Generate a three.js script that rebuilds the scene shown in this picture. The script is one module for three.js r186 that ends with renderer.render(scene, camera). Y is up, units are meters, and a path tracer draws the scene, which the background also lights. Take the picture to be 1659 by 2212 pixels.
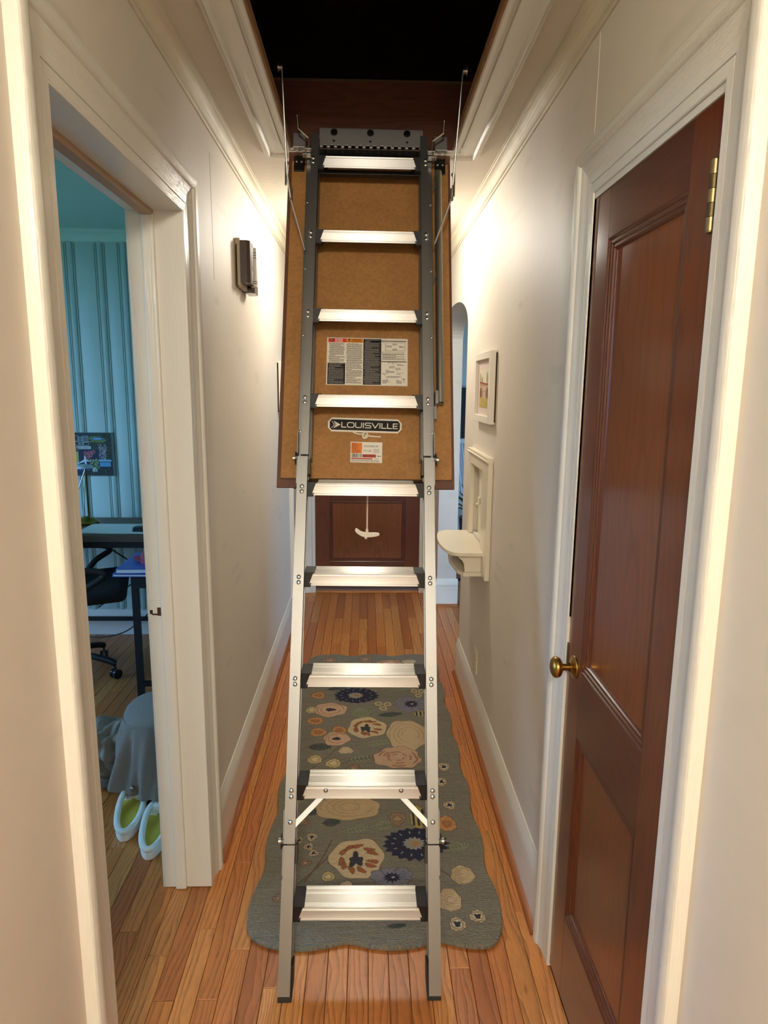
import * as THREE from 'three';
import { mergeGeometries, toCreasedNormals } from 'three/addons/utils/BufferGeometryUtils.js';
import { RoundedBoxGeometry } from 'three/addons/geometries/RoundedBoxGeometry.js';

// ---------------------------------------------------------------- camera, sky, exposure
const scene = new THREE.Scene();
const EYE = 1.6043, FOCAL = 1459.2;                                  // metres; pixels at 1659 x 2212
const camera = new THREE.PerspectiveCamera(2 * Math.atan(1106 / FOCAL) * 180 / Math.PI, 1659 / 2212, 0.05, 60);
camera.position.set(0, EYE, 0);
camera.rotation.order = 'YXZ';
camera.rotation.set(-0.1823, -0.0263, 0.0086);
scene.add(camera);
scene.background = new THREE.Color().setRGB(2.4, 4.6, 7.8);          // overcast daylight sky outside the windows
const renderer = new THREE.WebGLRenderer({ antialias: true });
renderer.toneMapping = THREE.LinearToneMapping;
renderer.toneMappingExposure = 1.0;
renderer.shadowMap.enabled = true;
const LAMP_COLOR = new THREE.Color().setRGB(1, 0.945, 0.83);
const LAMP_NEAR = 10, LAMP_FAR = 2.5;                                  // candela

// ---------------------------------------------------------------- numbers and helpers
const P = (x, y, d) => new THREE.Vector3(x, y, -d);                    // d = distance down the hall
function rng(seed) { let s = seed >>> 0; return () => { s = (s + 0x6D2B79F5) | 0; let t = Math.imul(s ^ (s >>> 15), 1 | s); t = (t + Math.imul(t ^ (t >>> 7), 61 | t)) ^ t; return ((t ^ (t >>> 14)) >>> 0) / 4294967296; }; }
const rand = rng(20240611);
const hash2 = (x, y) => { let h = Math.imul(x | 0, 374761393) ^ Math.imul(y | 0, 668265263); h = Math.imul(h ^ (h >>> 13), 1274126177); return ((h ^ (h >>> 16)) >>> 0) / 4294967296; };
const sm = t => t * t * (3 - 2 * t);
function vnoise(x, y, px, py) {                                        // tileable value noise, periods px, py
  const xi = Math.floor(x), yi = Math.floor(y), a = sm(x - xi), b = sm(y - yi);
  const m = (v, p) => ((v % p) + p) % p, x0 = m(xi, px), x1 = m(xi + 1, px), y0 = m(yi, py), y1 = m(yi + 1, py);
  return (hash2(x0, y0) * (1 - a) + hash2(x1, y0) * a) * (1 - b) + (hash2(x0, y1) * (1 - a) + hash2(x1, y1) * a) * b;
}
function dataTex(w, h, fn, srgb = true) {
  const a = new Uint8Array(w * h * 4);
  for (let y = 0; y < h; y++) for (let x = 0; x < w; x++) {
    const c = fn(x / w, y / h), i = (y * w + x) * 4;
    if (typeof c === 'number') a[i] = a[i + 1] = a[i + 2] = Math.max(0, Math.min(255, c * 255));
    else for (let k = 0; k < 3; k++) a[i + k] = Math.max(0, Math.min(255, c[k] * 255));
    a[i + 3] = 255;
  }
  const t = new THREE.DataTexture(a, w, h);
  t.wrapS = t.wrapT = THREE.RepeatWrapping; t.magFilter = THREE.LinearFilter; t.minFilter = THREE.LinearMipmapLinearFilter;
  if (srgb) t.colorSpace = THREE.SRGBColorSpace;
  t.needsUpdate = true; return t;
}
function canvasTex(w, h, draw) {
  const c = document.createElement('canvas'); c.width = w; c.height = h;
  draw(c.getContext('2d'), w, h);
  const t = new THREE.CanvasTexture(c); t.colorSpace = THREE.SRGBColorSpace; t.magFilter = THREE.LinearFilter; return t;
}
const std = (color, roughness = 0.6, more = {}) => new THREE.MeshPhysicalMaterial({ color, roughness, metalness: 0, ...more });

// geometry helpers: every helper returns a non-indexed geometry with position, normal, uv
function fix(g) {
  let r = g.index ? g.toNonIndexed() : g;
  for (const k of Object.keys(r.attributes)) if (!['position', 'normal', 'uv'].includes(k)) r.deleteAttribute(k);
  if (!r.attributes.normal) r.computeVertexNormals();
  if (!r.attributes.uv) r.setAttribute('uv', new THREE.BufferAttribute(new Float32Array(r.attributes.position.count * 2), 2));
  return r;
}
function uvMetres(g, grain = 'y', su = 1, sv = 1, ou = 0, ov = 0) {     // u runs along the grain axis
  const p = g.attributes.position, n = g.attributes.normal, uv = g.attributes.uv, ax = ['x', 'y', 'z'].indexOf(grain), c = [0, 0, 0];
  for (let i = 0; i < p.count; i++) {
    c[0] = p.getX(i); c[1] = p.getY(i); c[2] = p.getZ(i);
    const a = [Math.abs(n.getX(i)), Math.abs(n.getY(i)), Math.abs(n.getZ(i))], m = a.indexOf(Math.max(...a));
    const rest = [0, 1, 2].filter(k => k !== m), u = rest.includes(ax) ? ax : rest[0], v = rest.find(k => k !== u);
    uv.setXY(i, c[u] / su + ou, c[v] / sv + ov);
  }
  return g;
}
const box = (x0, x1, y0, y1, d0, d1) => fix(new THREE.BoxGeometry(x1 - x0, y1 - y0, d1 - d0).translate((x0 + x1) / 2, (y0 + y1) / 2, -(d0 + d1) / 2));
const rbox = (x0, x1, y0, y1, d0, d1, r = 0.003, seg = 2) => fix(new RoundedBoxGeometry(x1 - x0, y1 - y0, d1 - d0, seg, Math.min(r, (x1 - x0) / 2.01, (y1 - y0) / 2.01, (d1 - d0) / 2.01)).translate((x0 + x1) / 2, (y0 + y1) / 2, -(d0 + d1) / 2));
function tube(points, r, seg = 24, rs = 8, closed = false, tension = 0.5) {
  const c = new THREE.CatmullRomCurve3(points, closed, 'catmullrom', tension);
  return fix(new THREE.TubeGeometry(c, seg, r, rs, closed));
}
function rod(a, b, r, rs = 12) {
  const v = b.clone().sub(a), g = new THREE.CylinderGeometry(r, r, v.length(), rs);
  g.applyQuaternion(new THREE.Quaternion().setFromUnitVectors(new THREE.Vector3(0, 1, 0), v.clone().normalize()));
  return fix(g.translate((a.x + b.x) / 2, (a.y + b.y) / 2, (a.z + b.z) / 2));
}
function polyRod(pts, r, rs = 10) { const g = []; for (let i = 0; i + 1 < pts.length; i++) { g.push(rod(pts[i], pts[i + 1], r, rs)); if (i) g.push(fix(new THREE.SphereGeometry(r, rs, 6).translate(pts[i].x, pts[i].y, pts[i].z))); } return g; }
function quadsToGeo(quads) {                                           // quads: arrays of four Vector3, counter-clockwise
  const pos = [], uv = [];
  for (const [a, b, c, d] of quads) {
    for (const v of [a, b, c, a, c, d]) pos.push(v.x, v.y, v.z);
    uv.push(0, 0, 1, 0, 1, 1, 0, 0, 1, 1, 0, 1);
  }
  const g = new THREE.BufferGeometry();
  g.setAttribute('position', new THREE.Float32BufferAttribute(pos, 3));
  g.setAttribute('uv', new THREE.Float32BufferAttribute(uv, 2));
  g.computeVertexNormals(); return g;
}
// sweep a profile of (a, b) points along a list of stations; place(i, a, b) gives the point
function sweep(profile, stations, place, close = true, caps = true) {
  const q = [], n = profile.length, pt = (i, k) => place(i, profile[k % n][0], profile[k % n][1]);
  for (let i = 0; i + 1 < stations; i++) for (let k = 0; k < (close ? n : n - 1); k++) q.push([pt(i, k), pt(i, k + 1), pt(i + 1, k + 1), pt(i + 1, k)]);
  const g = quadsToGeo(q), list = [toCreasedNormals(g, 0.55)];
  if (caps) for (const e of [0, stations - 1]) {
    const idx = THREE.ShapeUtils.triangulateShape(profile.map(p => new THREE.Vector2(p[0], p[1])), []), pos = [], uv = [];
    for (const t of idx) for (const k of t) { const v = pt(e, k); pos.push(v.x, v.y, v.z); uv.push(profile[k][0], profile[k][1]); }
    const c = new THREE.BufferGeometry(); c.setAttribute('position', new THREE.Float32BufferAttribute(pos, 3)); c.setAttribute('uv', new THREE.Float32BufferAttribute(uv, 2)); c.computeVertexNormals(); list.push(c);
  }
  return mergeGeometries(list.map(fix));
}
const runD = (profile, d0, d1) => sweep(profile, 2, (i, a, b) => P(a, b, i ? d1 : d0));   // profile in (x, y), run down the hall
const runX = (profile, x0, x1) => sweep(profile, 2, (i, a, b) => P(i ? x1 : x0, b, a));   // profile in (d, y), run across
function shapeOf(pts) { const s = new THREE.Shape(); pts.forEach((p, i) => i ? s.lineTo(p[0], p[1]) : s.moveTo(p[0], p[1])); s.closePath(); return s; }
function slabX(outline, holes, x0, x1) {                                // (d, y) outline with holes, thick from x0 to x1
  const s = shapeOf(outline); for (const h of holes) s.holes.push(shapeOf(h));
  return fix(new THREE.ExtrudeGeometry(s, { depth: x1 - x0, bevelEnabled: false }).rotateY(Math.PI / 2).translate(x0, 0, 0));
}
function slabY(outline, holes, y0, y1) {                                // (x, d) outline with holes, thick from y0 to y1
  const s = shapeOf(outline); for (const h of holes) s.holes.push(shapeOf(h));
  return fix(new THREE.ExtrudeGeometry(s, { depth: y1 - y0, bevelEnabled: false }).rotateX(-Math.PI / 2).translate(0, y0, 0));
}
function slabD(outline, holes, d0, d1) {                                // (x, y) outline with holes, thick from d0 to d1
  const s = shapeOf(outline); for (const h of holes) s.holes.push(shapeOf(h));
  return fix(new THREE.ExtrudeGeometry(s, { depth: d1 - d0, bevelEnabled: false }).translate(0, 0, -d1));
}
const rect = (a0, a1, b0, b1) => [[a0, b0], [a1, b0], [a1, b1], [a0, b1]];

const taken = {};
function numbered(name) { const n = taken[name] = (taken[name] ?? -1) + 1; return n ? `${name}_${String(n).padStart(3, '0')}` : name; }
function obj(name, geos, mat, parent = scene) {
  const list = (Array.isArray(geos) ? geos : [geos]).map(fix);
  const m = new THREE.Mesh(list.length > 1 ? mergeGeometries(list) : list[0], mat);
  m.name = parent === scene ? numbered(name) : name; parent.add(m); return m;
}
function struct(name, geos, mat) { const m = obj(name, geos, mat); m.userData.kind = 'structure'; return m; }
function structGroup(name) { const g = new THREE.Group(); g.name = name; g.userData.kind = 'structure'; scene.add(g); return g; }
function tag(o, label, category, group) { o.userData.label = label; o.userData.category = category; if (group) o.userData.group = group; return o; }
function thing(name, label, category, pos = new THREE.Vector3(), turn = 0, group) {
  const g = new THREE.Group(); g.name = numbered(name); g.position.copy(pos); g.rotation.y = turn; scene.add(g); return tag(g, label, category, group);
}

// ---------------------------------------------------------------- materials
// oak / mahogany grain: u along the grain (1.2 m), v across (0.24 m); a light multiplier
function grainTex(rings, poreDark, seed, contrast) {
  return dataTex(1024, 512, (u, v) => {
    const warp = vnoise(u * 5 + seed, v * 4, 5, 4) * 1.5 + vnoise(u * 14, v * 9 + seed, 14, 9) * 0.35;
    const t = v * rings + warp * 2.2, r = t - Math.floor(t);
    const ring = Math.pow(r, 3) * (1 - sm(Math.max(0, (r - 0.93) / 0.07)));
    const fine = vnoise(u * 60, v * 230, 60, 230), pore = Math.max(0, vnoise(u * 44 + 7, v * 300, 44, 300) - 0.66) * 2.6;
    const broad = vnoise(u * 3, v * 6 + 3, 3, 6);
    const k = 1 - contrast * (0.34 * ring + 0.16 * fine + 0.14 * broad) - poreDark * pore * (0.35 + 0.65 * ring);
    return [k, k * (0.97 - 0.05 * ring), k * (0.93 - 0.1 * ring)];
  });
}
const oakTex = grainTex(15, 0.34, 3, 0.62), redTex = grainTex(7, 0.14, 11, 0.36);
const peel = dataTex(256, 256, (u, v) => 0.5 * vnoise(u * 64, v * 64, 64, 64) + 0.3 * vnoise(u * 24, v * 24, 24, 24) + 0.2 * vnoise(u * 8, v * 8, 8, 8), false);
const blotch = dataTex(512, 512, (u, v) => {                            // hand marks and scuffs on old paint
  const a = vnoise(u * 5, v * 3, 5, 3) * 0.5 + vnoise(u * 17, v * 9, 17, 9) * 0.3 + vnoise(u * 60, v * 40, 60, 40) * 0.2;
  const s = Math.max(0, vnoise(u * 40, v * 7, 40, 7) * vnoise(u * 9, v * 6, 9, 6) - 0.6) * 0.22, k = 0.965 + 0.035 * a - s;
  return [k, k * 0.995, k * 0.985];
});
const wallPaint = std('#d9d1c5', 0.58, { map: blotch, bumpMap: peel, bumpScale: 0.0008 });
const ceilPaint = std('#d9d1c5', 0.6, { map: blotch, bumpMap: peel, bumpScale: 0.001 });
const trimPaint = std('#dfdcd1', 0.26, { bumpMap: peel, bumpScale: 0.0004 });
const crownPaint = std('#d6cbb2', 0.55, { bumpMap: peel, bumpScale: 0.0005 });
const whitePaint = std('#e2dfdc', 0.4, { bumpMap: peel, bumpScale: 0.0005 });
const aquaPaint = std('#b4cbc6', 0.45, { bumpMap: peel, bumpScale: 0.0005 });
const aquaCeil = std('#bfdcd4', 0.7);
const oakMats = ['#d28a48', '#c98042', '#da9654', '#c0783e', '#d09050', '#b46c36'].map(c => std(c, 0.34, { map: oakTex, bumpMap: oakTex, bumpScale: 0.0004 }));
const subfloorMat = std('#1d120b', 0.9);
const plainFloor = std('#a8693a', 0.4, { map: oakTex });
const redWood = std('#693218', 0.3, { map: redTex, clearcoat: 0.5, clearcoatRoughness: 0.16 });
const redWoodB = std('#572814', 0.3, { map: redTex, clearcoat: 0.5, clearcoatRoughness: 0.16 });
const redWoodC = std('#7b411f', 0.3, { map: redTex, clearcoat: 0.5, clearcoatRoughness: 0.16 });
const metal = (c, r, more = {}) => new THREE.MeshPhysicalMaterial({ color: c, metalness: 1, roughness: r, ...more });
const aluminium = metal('#949492', 0.46);
const brushed = metal('#b4b3af', 0.4, { anisotropy: 0.95, anisotropyRotation: Math.PI / 2 });
const steel = metal('#c9c9c4', 0.3);
const plateSteel = metal('#c4c4c0', 0.6);
const darkSteel = metal('#4b4a47', 0.42);
const brass = metal('#b08a45', 0.3);
const oldBrass = metal('#8c7a55', 0.42);
const blackPlastic = std('#0a0908', 0.55);
const attic = std('#66503a', 0.95);
// ================================================================ THE SETTING
const XL = -0.51, XR = 0.526, CEIL = 2.46, END = 5.17, BACK = -2.2;
const LROOM = { x0: -3.4, x1: -0.648, d0: -0.5, d1: 4.25, h: 2.5 }, RROOM = { x0: 0.669, x1: 3.8, d0: 2.0, d1: 6.6, h: 2.46 };
const DOOR_L = { a: 1.172, b: 1.954, h: 2.068 }, DOOR_R = { a: 1.056, b: 1.634, h: 2.045 }, DOOR_LF = { a: 4.53, b: 5.07, h: 2.04 };
const ARCH = { a: 3.63, b: 4.84, spring: 1.91, rise: 0.19 };
const HATCH = { x0: -0.272, x1: 0.302, d0: 1.36, d1: 2.62 };

function notched(d0, d1, top, notches) {
  const pts = [[d0, 0]];
  for (const n of notches) n.forEach(p => pts.push(p));
  pts.push([d1, 0], [d1, top], [d0, top]); return pts;
}
const doorNotch = (a, b, h) => [[a, 0], [a, h], [b, h], [b, 0]];
const archNotch = (() => {
  const r = [[ARCH.a, 0]], c = (ARCH.a + ARCH.b) / 2, w = (ARCH.b - ARCH.a) / 2;
  for (let i = 0; i <= 24; i++) { const t = Math.PI * (1 - i / 24); r.push([c + w * Math.cos(t), ARCH.spring + ARCH.rise * Math.pow(Math.sin(t), 0.85)]); }
  r.push([ARCH.b, 0]); return r;
})();

// ---- floor: oak strips laid down the hall, each a plank
const floor = struct('floor', [box(-2.47, 0.82, -0.05, -0.006, 0.7, 5.6)], subfloorMat);
const STRIP = 0.0572;
function plank(x0, x1, d0, d1) {
  const g = 0.0006, c = 0.0013, a = [x0 + g, x1 - g], b = [d0 + g, d1 - g], q = [];
  const T = [P(a[0] + c, 0, b[0] + c), P(a[1] - c, 0, b[0] + c), P(a[1] - c, 0, b[1] - c), P(a[0] + c, 0, b[1] - c)];
  const M = [P(a[0], -c, b[0]), P(a[1], -c, b[0]), P(a[1], -c, b[1]), P(a[0], -c, b[1])], L = M.map(v => v.clone().setY(-0.006));
  q.push(T); for (let k = 0; k < 4; k++) { const j = (k + 1) % 4; q.push([M[k], M[j], T[j], T[k]], [L[k], L[j], M[j], M[k]]); }
  return uvMetres(quadsToGeo(q), 'z', 1.2, 0.24, rand() * 7, rand() * 5);
}
for (let i = 0; i < 57; i++) {
  const x0 = -2.45 + i * STRIP, x1 = x0 + STRIP, xm = (x0 + x1) / 2;
  const hall = xm > XL - 0.14 && xm < XR + 0.02;
  let d = hall ? 0.72 : xm < 0 ? 1.0 : 3.2; const end = hall ? 5.24 : xm < 0 ? 4.24 : 5.5;
  d -= rand() * 0.5; let first = true;
  while (d < end - 0.02) {
    const len = 0.4 + rand() * 1.0, s = Math.max(d, hall ? 0.72 : xm < 0 ? 1.0 : 3.2), e = end - (d + len) < 0.2 ? end : d + len;
    const m = obj(first ? 'plank' : 'plank', plank(x0, x1, s, e), oakMats[Math.floor(rand() * 6)], floor); m.name = 'plank';
    d = e; first = false;
  }
}
struct('floor_other_rooms', [
  uvMetres(box(LROOM.x0 - 0.15, -2.47, -0.05, -0.001, -0.6, 4.4), 'z', 1.2, 0.24), uvMetres(box(-2.47, XL - 0.15, -0.05, -0.001, -0.6, 0.7), 'z', 1.2, 0.24),
  uvMetres(box(XL - 0.15, 0.82, -0.05, -0.001, BACK - 0.1, 0.7), 'z', 1.2, 0.24), uvMetres(box(0.82, RROOM.x1 + 0.15, -0.05, -0.001, 1.8, 6.8), 'z', 1.2, 0.24), uvMetres(box(-0.6, 0.82, -0.05, -0.001, 5.6, 6.8), 'z', 1.2, 0.24)], plainFloor);

// ---- walls of the hall
const W = (g, s = 1.3) => uvMetres(g, 'y', s, s);
const wallLeft = struct('wall_left', W(slabX(notched(BACK, END, CEIL, [doorNotch(1.152, 1.974, 2.088), doorNotch(DOOR_LF.a - 0.02, DOOR_LF.b + 0.02, DOOR_LF.h + 0.02)]), [], -0.58, XL)), wallPaint);
const wallRight = struct('wall_right', W(slabX(notched(BACK, END, CEIL, [doorNotch(1.036, 1.654, 2.065), archNotch]), [rect(2.92, 3.275, 0.908, 1.252)], XR, RROOM.x0)), wallPaint);
struct('wall_end', W(slabD([[-0.66, 0], [-0.42, 0], [-0.42, 2.06], [0.435, 2.06], [0.435, 0], [RROOM.x0, 0], [RROOM.x0, CEIL], [-0.66, CEIL]], [], END, END + 0.12)), wallPaint);
struct('wall_back', W(box(-0.66, 0.68, 0, CEIL, BACK - 0.12, BACK)), wallPaint);
struct('ceiling', uvMetres(slabY(rect(-0.66, RROOM.x0, BACK - 0.12, END + 0.12), [rect(HATCH.x0 - 0.02, HATCH.x1 + 0.02, HATCH.d0 - 0.02, HATCH.d1 + 0.02)], CEIL, CEIL + 0.035), 'z', 1.3, 1.3), ceilPaint);

// ---- attic above the hatch
struct('wall_attic', [
  slabY(rect(-1.7, 1.8, -0.6, 4.9), [rect(HATCH.x0 - 0.07, HATCH.x1 + 0.07, HATCH.d0 - 0.02, HATCH.d1 + 0.02)], 2.66, 2.68),
  box(-1.72, -1.7, 2.54, 3.3, -0.6, 4.9), box(1.8, 1.82, 2.54, 3.3, -0.6, 4.9), slabD([[-1.72, 2.54], [1.82, 2.54], [1.82, 3.3], [0.05, 5.6], [-1.72, 3.3]], [], 4.9, 4.92), slabD([[-1.72, 2.54], [1.82, 2.54], [1.82, 3.3], [0.05, 5.6], [-1.72, 3.3]], [], -0.62, -0.6),
  slabD([[-1.74, 3.3], [-1.7, 3.3], [0.05, 5.6], [0.05, 5.64]], [], -0.62, 4.92), slabD([[1.84, 3.3], [1.8, 3.3], [0.05, 5.6], [0.05, 5.64]], [], -0.62, 4.92)], attic);
const pine = std('#a87f50', 0.7, { map: oakTex }), headerWood = std('#5a3020', 0.8, { map: redTex });
const hatchFrame = structGroup('trim_hatch');
obj('lining_board', uvMetres(box(HATCH.x0 - 0.018, HATCH.x0, 2.447, 2.474, HATCH.d0, HATCH.d1), 'z', 1.2, 0.24), pine, hatchFrame);
obj('lining_board', uvMetres(box(HATCH.x1, HATCH.x1 + 0.018, 2.447, 2.474, HATCH.d0, HATCH.d1), 'z', 1.2, 0.24), pine, hatchFrame);
for (const [x0, x1] of [[HATCH.x0 - 0.105, HATCH.x0 - 0.07], [HATCH.x1 + 0.07, HATCH.x1 + 0.105]]) obj('joist', uvMetres(box(x0, x1, 2.495, 2.662, HATCH.d0, HATCH.d1), 'z', 1.2, 0.24), attic, hatchFrame);
obj('header_board', uvMetres([box(HATCH.x0 - 0.018, HATCH.x1 + 0.018, 2.447, 2.496, HATCH.d1, HATCH.d1 + 0.018), box(HATCH.x0 - 0.07, HATCH.x1 + 0.07, 2.496, 2.662, HATCH.d1, HATCH.d1 + 0.018)].reduce((p, q) => mergeGeometries([p, q])), 'x', 1.2, 0.24), headerWood, hatchFrame);
obj('header_board', uvMetres(box(HATCH.x0 - 0.018, HATCH.x1 + 0.018, 2.447, 2.66, HATCH.d0 - 0.018, HATCH.d0), 'x', 1.2, 0.24), headerWood, hatchFrame);
{
  const prof = [[0, 0], [0, 0.017], [0.003, 0.0195], [0.012, 0.02], [0.018, 0.017], [0.021, 0.011], [0.026, 0.0105], [0.028, 0.008], [0.031, 0.0115], [0.05, 0.0145], [0.066, 0.0125], [0.078, 0.013], [0.081, 0.0175], [0.085, 0.0205], [0.09, 0.0205], [0.094, 0.017], [0.0955, 0.011], [0.105, 0.0105], [0.105, 0]];
  const c = [[HATCH.x0 - 0.006, HATCH.d0 - 0.006], [HATCH.x0 - 0.006, HATCH.d1 + 0.006], [HATCH.x1 + 0.006, HATCH.d1 + 0.006], [HATCH.x1 + 0.006, HATCH.d0 - 0.006]], o = [[-1, -1], [-1, 1], [1, 1], [1, -1]];
  for (let s = 0; s < 4; s++) obj('casing_board', sweep(prof, 2, (i, a, b) => { const k = (s + i) % 4; return P(c[k][0] + a * o[k][0], CEIL - b, c[k][1] + a * o[k][1]); }), trimPaint, hatchFrame);
}

// ---- crown, baseboards, shoe mouldings
const crownP = [[0, 2.404], [0.005, 2.404], [0.007, 2.411], [0.012, 2.413], [0.014, 2.419], [0.017, 2.430], [0.023, 2.440], [0.031, 2.446], [0.038, 2.448], [0.039, 2.455], [0.043, 2.456], [0.043, CEIL], [0, CEIL]];
struct('trim_crown_left', runD(crownP.map(p => [XL + p[0], p[1]]), BACK, END), crownPaint);
struct('trim_crown_right', runD(crownP.map(p => [XR - p[0], p[1]]), BACK, END), crownPaint);
struct('trim_crown_end', runX(crownP.map(p => [END - p[0], p[1]]), XL, XR), crownPaint);
const baseP = [[0, 0.012], [0.015, 0.012], [0.015, 0.15], [0.012, 0.153], [0.016, 0.157], [0.0165, 0.171], [0.0135, 0.180], [0.011, 0.191], [0.0065, 0.202], [0.004, 0.21], [0, 0.21]];
const shoeP = [[0.0152, 0], [0.033, 0], [0.0325, 0.006], [0.029, 0.013], [0.023, 0.0175], [0.0152, 0.019]];
const shoeMat = std('#b06d38', 0.36, { map: oakTex });
function baseboard(name, make) { const g = structGroup(name); obj('board', make(baseP), trimPaint, g); obj('shoe_moulding', uvMetres(make(shoeP), 'z', 1.2, 0.24), shoeMat, g); return g; }
baseboard('baseboard_left', p => runD(p.map(q => [XL + q[0], q[1]]), 2.066, 4.42));
baseboard('baseboard_left_near', p => runD(p.map(q => [XL + q[0], q[1]]), BACK, 1.06));
baseboard('baseboard_right', p => runD(p.map(q => [XR - q[0], q[1]]), 1.743, ARCH.a));
baseboard('baseboard_right_near', p => runD(p.map(q => [XR - q[0], q[1]]), BACK, 0.947));
baseboard('baseboard_right_far', p => runD(p.map(q => [XR - q[0], q[1]]), ARCH.b - 0.012, END));
baseboard('baseboard_arch', p => runX(p.map(q => [ARCH.b - q[0], q[1]]), XR - 0.012, RROOM.x0 + 0.012));

// ---- casings: mitred boards round an opening in a wall
const casP = [[0, 0], [0, 0.0105], [0.002, 0.0118], [0.021, 0.0122], [0.0225, 0.009], [0.0245, 0.0122], [0.044, 0.0125], [0.056, 0.0145], [0.066, 0.0185], [0.073, 0.0195], [0.0755, 0.0235], [0.080, 0.0268], [0.086, 0.0278], [0.099, 0.0278], [0.104, 0.0255], [0.105, 0.022], [0.105, 0]];
function casing(parent, s0, s1, h, at, mat = trimPaint, prof = casP) {   // at(s, y, b) -> point
  const c = [[s0, 0.001], [s0, h], [s1, h], [s1, 0.001]], o = [[-1, 0], [-1, 1], [1, 1], [1, 0]];
  for (let k = 0; k < 3; k++) obj(k === 1 ? 'head_casing' : 'side_casing', sweep(prof, 2, (i, a, b) => at(c[k + i][0] + a * o[k + i][0], c[k + i][1] + a * o[k + i][1], b)), mat, parent);
}
const frameL = structGroup('trim_1');
casing(frameL, DOOR_L.a - 0.003, DOOR_L.b + 0.003, DOOR_L.h + 0.003, (s, y, b) => P(XL + b, y, s));
casing(frameL, DOOR_L.a - 0.003, DOOR_L.b + 0.003, DOOR_L.h + 0.003, (s, y, b) => P(LROOM.x1 - b * 0.7, y, s));
obj('jamb', [rbox(-0.649, -0.4985, 0.002, 2.088, DOOR_L.b, 1.974, 0.002)], trimPaint, frameL);
obj('jamb', [rbox(-0.649, -0.4985, 0.002, 2.088, 1.152, DOOR_L.a, 0.002)], trimPaint, frameL);
obj('head_jamb', [rbox(-0.649, -0.4985, DOOR_L.h, 2.088, DOOR_L.a, DOOR_L.b, 0.002)], trimPaint, frameL);
obj('door_stop', [rbox(-0.612, -0.577, 0.002, DOOR_L.h, DOOR_L.b - 0.013, DOOR_L.b + 0.004, 0.006, 3)], trimPaint, frameL);
obj('door_stop', [rbox(-0.612, -0.577, 0.002, DOOR_L.h, DOOR_L.a - 0.004, DOOR_L.a + 0.013, 0.006, 3)], trimPaint, frameL);
obj('door_stop', [rbox(-0.612, -0.577, DOOR_L.h - 0.013, DOOR_L.h + 0.004, DOOR_L.a, DOOR_L.b, 0.006, 3)], std('#a98e74', 0.5), frameL);
const strike = obj('strike_plate', [rbox(-0.650, -0.612, 0.905, 0.972, DOOR_L.b - 0.0016, DOOR_L.b + 0.001, 0.0006)], trimPaint, frameL);
obj('latch_recess', [rbox(-0.6255, -0.6145, 0.925, 0.951, DOOR_L.b - 0.0022, DOOR_L.b, 0.0003)], std('#4a2a18', 0.8), strike);
obj('worn_lip', [rbox(-0.6475, -0.639, 0.93, 0.943, DOOR_L.b - 0.0022, DOOR_L.b, 0.0003), rbox(-0.641, -0.624, 0.927, 0.932, DOOR_L.b - 0.0021, DOOR_L.b, 0.0003)], std('#2c1c12', 0.8), strike);

const frameR = structGroup('trim_2');
casing(frameR, DOOR_R.a, DOOR_R.b, DOOR_R.h, (s, y, b) => P(XR - b, y, s));
obj('jamb', [rbox(0.516, 0.68, 0.002, 2.065, DOOR_R.b, 1.654, 0.002)], trimPaint, frameR);
obj('jamb', [rbox(0.516, 0.68, 0.002, 2.065, 1.036, DOOR_R.a, 0.002)], trimPaint, frameR);
obj('head_jamb', [rbox(0.516, 0.68, DOOR_R.h, 2.065, DOOR_R.a, DOOR_R.b, 0.002)], trimPaint, frameR);
obj('door_stop', [rbox(0.5585, 0.572, 2.02, DOOR_R.h + 0.003, DOOR_R.a, DOOR_R.b, 0.003), rbox(0.5585, 0.572, 0.002, 2.02, DOOR_R.a - 0.003, DOOR_R.a + 0.012, 0.003), rbox(0.5585, 0.572, 0.002, 2.02, DOOR_R.b - 0.012, DOOR_R.b + 0.003, 0.003)], trimPaint, frameR);
obj('head_strip', [rbox(0.5185, 0.56, 2.0315, 2.0462, DOOR_R.a, DOOR_R.b, 0.001)], trimPaint, frameR);
obj('strike_plate', [rbox(0.517, 0.545, 0.905, 0.965, DOOR_R.b - 0.0015, DOOR_R.b + 0.001, 0.0006)], oldBrass, frameR);

const frameE = structGroup('trim_3');
casing(frameE, -0.402, 0.417, 2.043, (s, y, b) => P(s, y, END - b));
obj('jamb', [box(-0.42, -0.40, 0.002, 2.06, END - 0.01, END + 0.12), box(0.415, 0.435, 0.002, 2.06, END - 0.01, END + 0.12), box(-0.42, 0.435, 2.04, 2.06, END - 0.01, END + 0.12)], trimPaint, frameE);
obj('threshold', uvMetres(rbox(-0.40, 0.415, 0, 0.014, END - 0.02, END + 0.1, 0.005), 'x', 1.2, 0.24), oakMats[2], frameE);

const frameLF = structGroup('trim_4');
casing(frameLF, DOOR_LF.a, DOOR_LF.b - 0.005, DOOR_LF.h, (s, y, b) => P(XL + b, y, s));
obj('jamb', [box(-0.64, -0.505, 0.002, 2.06, DOOR_LF.a - 0.02, DOOR_LF.a), box(-0.64, -0.505, 0.002, 2.06, DOOR_LF.b, DOOR_LF.b + 0.02), box(-0.64, -0.505, DOOR_LF.h, DOOR_LF.h + 0.02, DOOR_LF.a, DOOR_LF.b)], trimPaint, frameLF);

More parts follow.
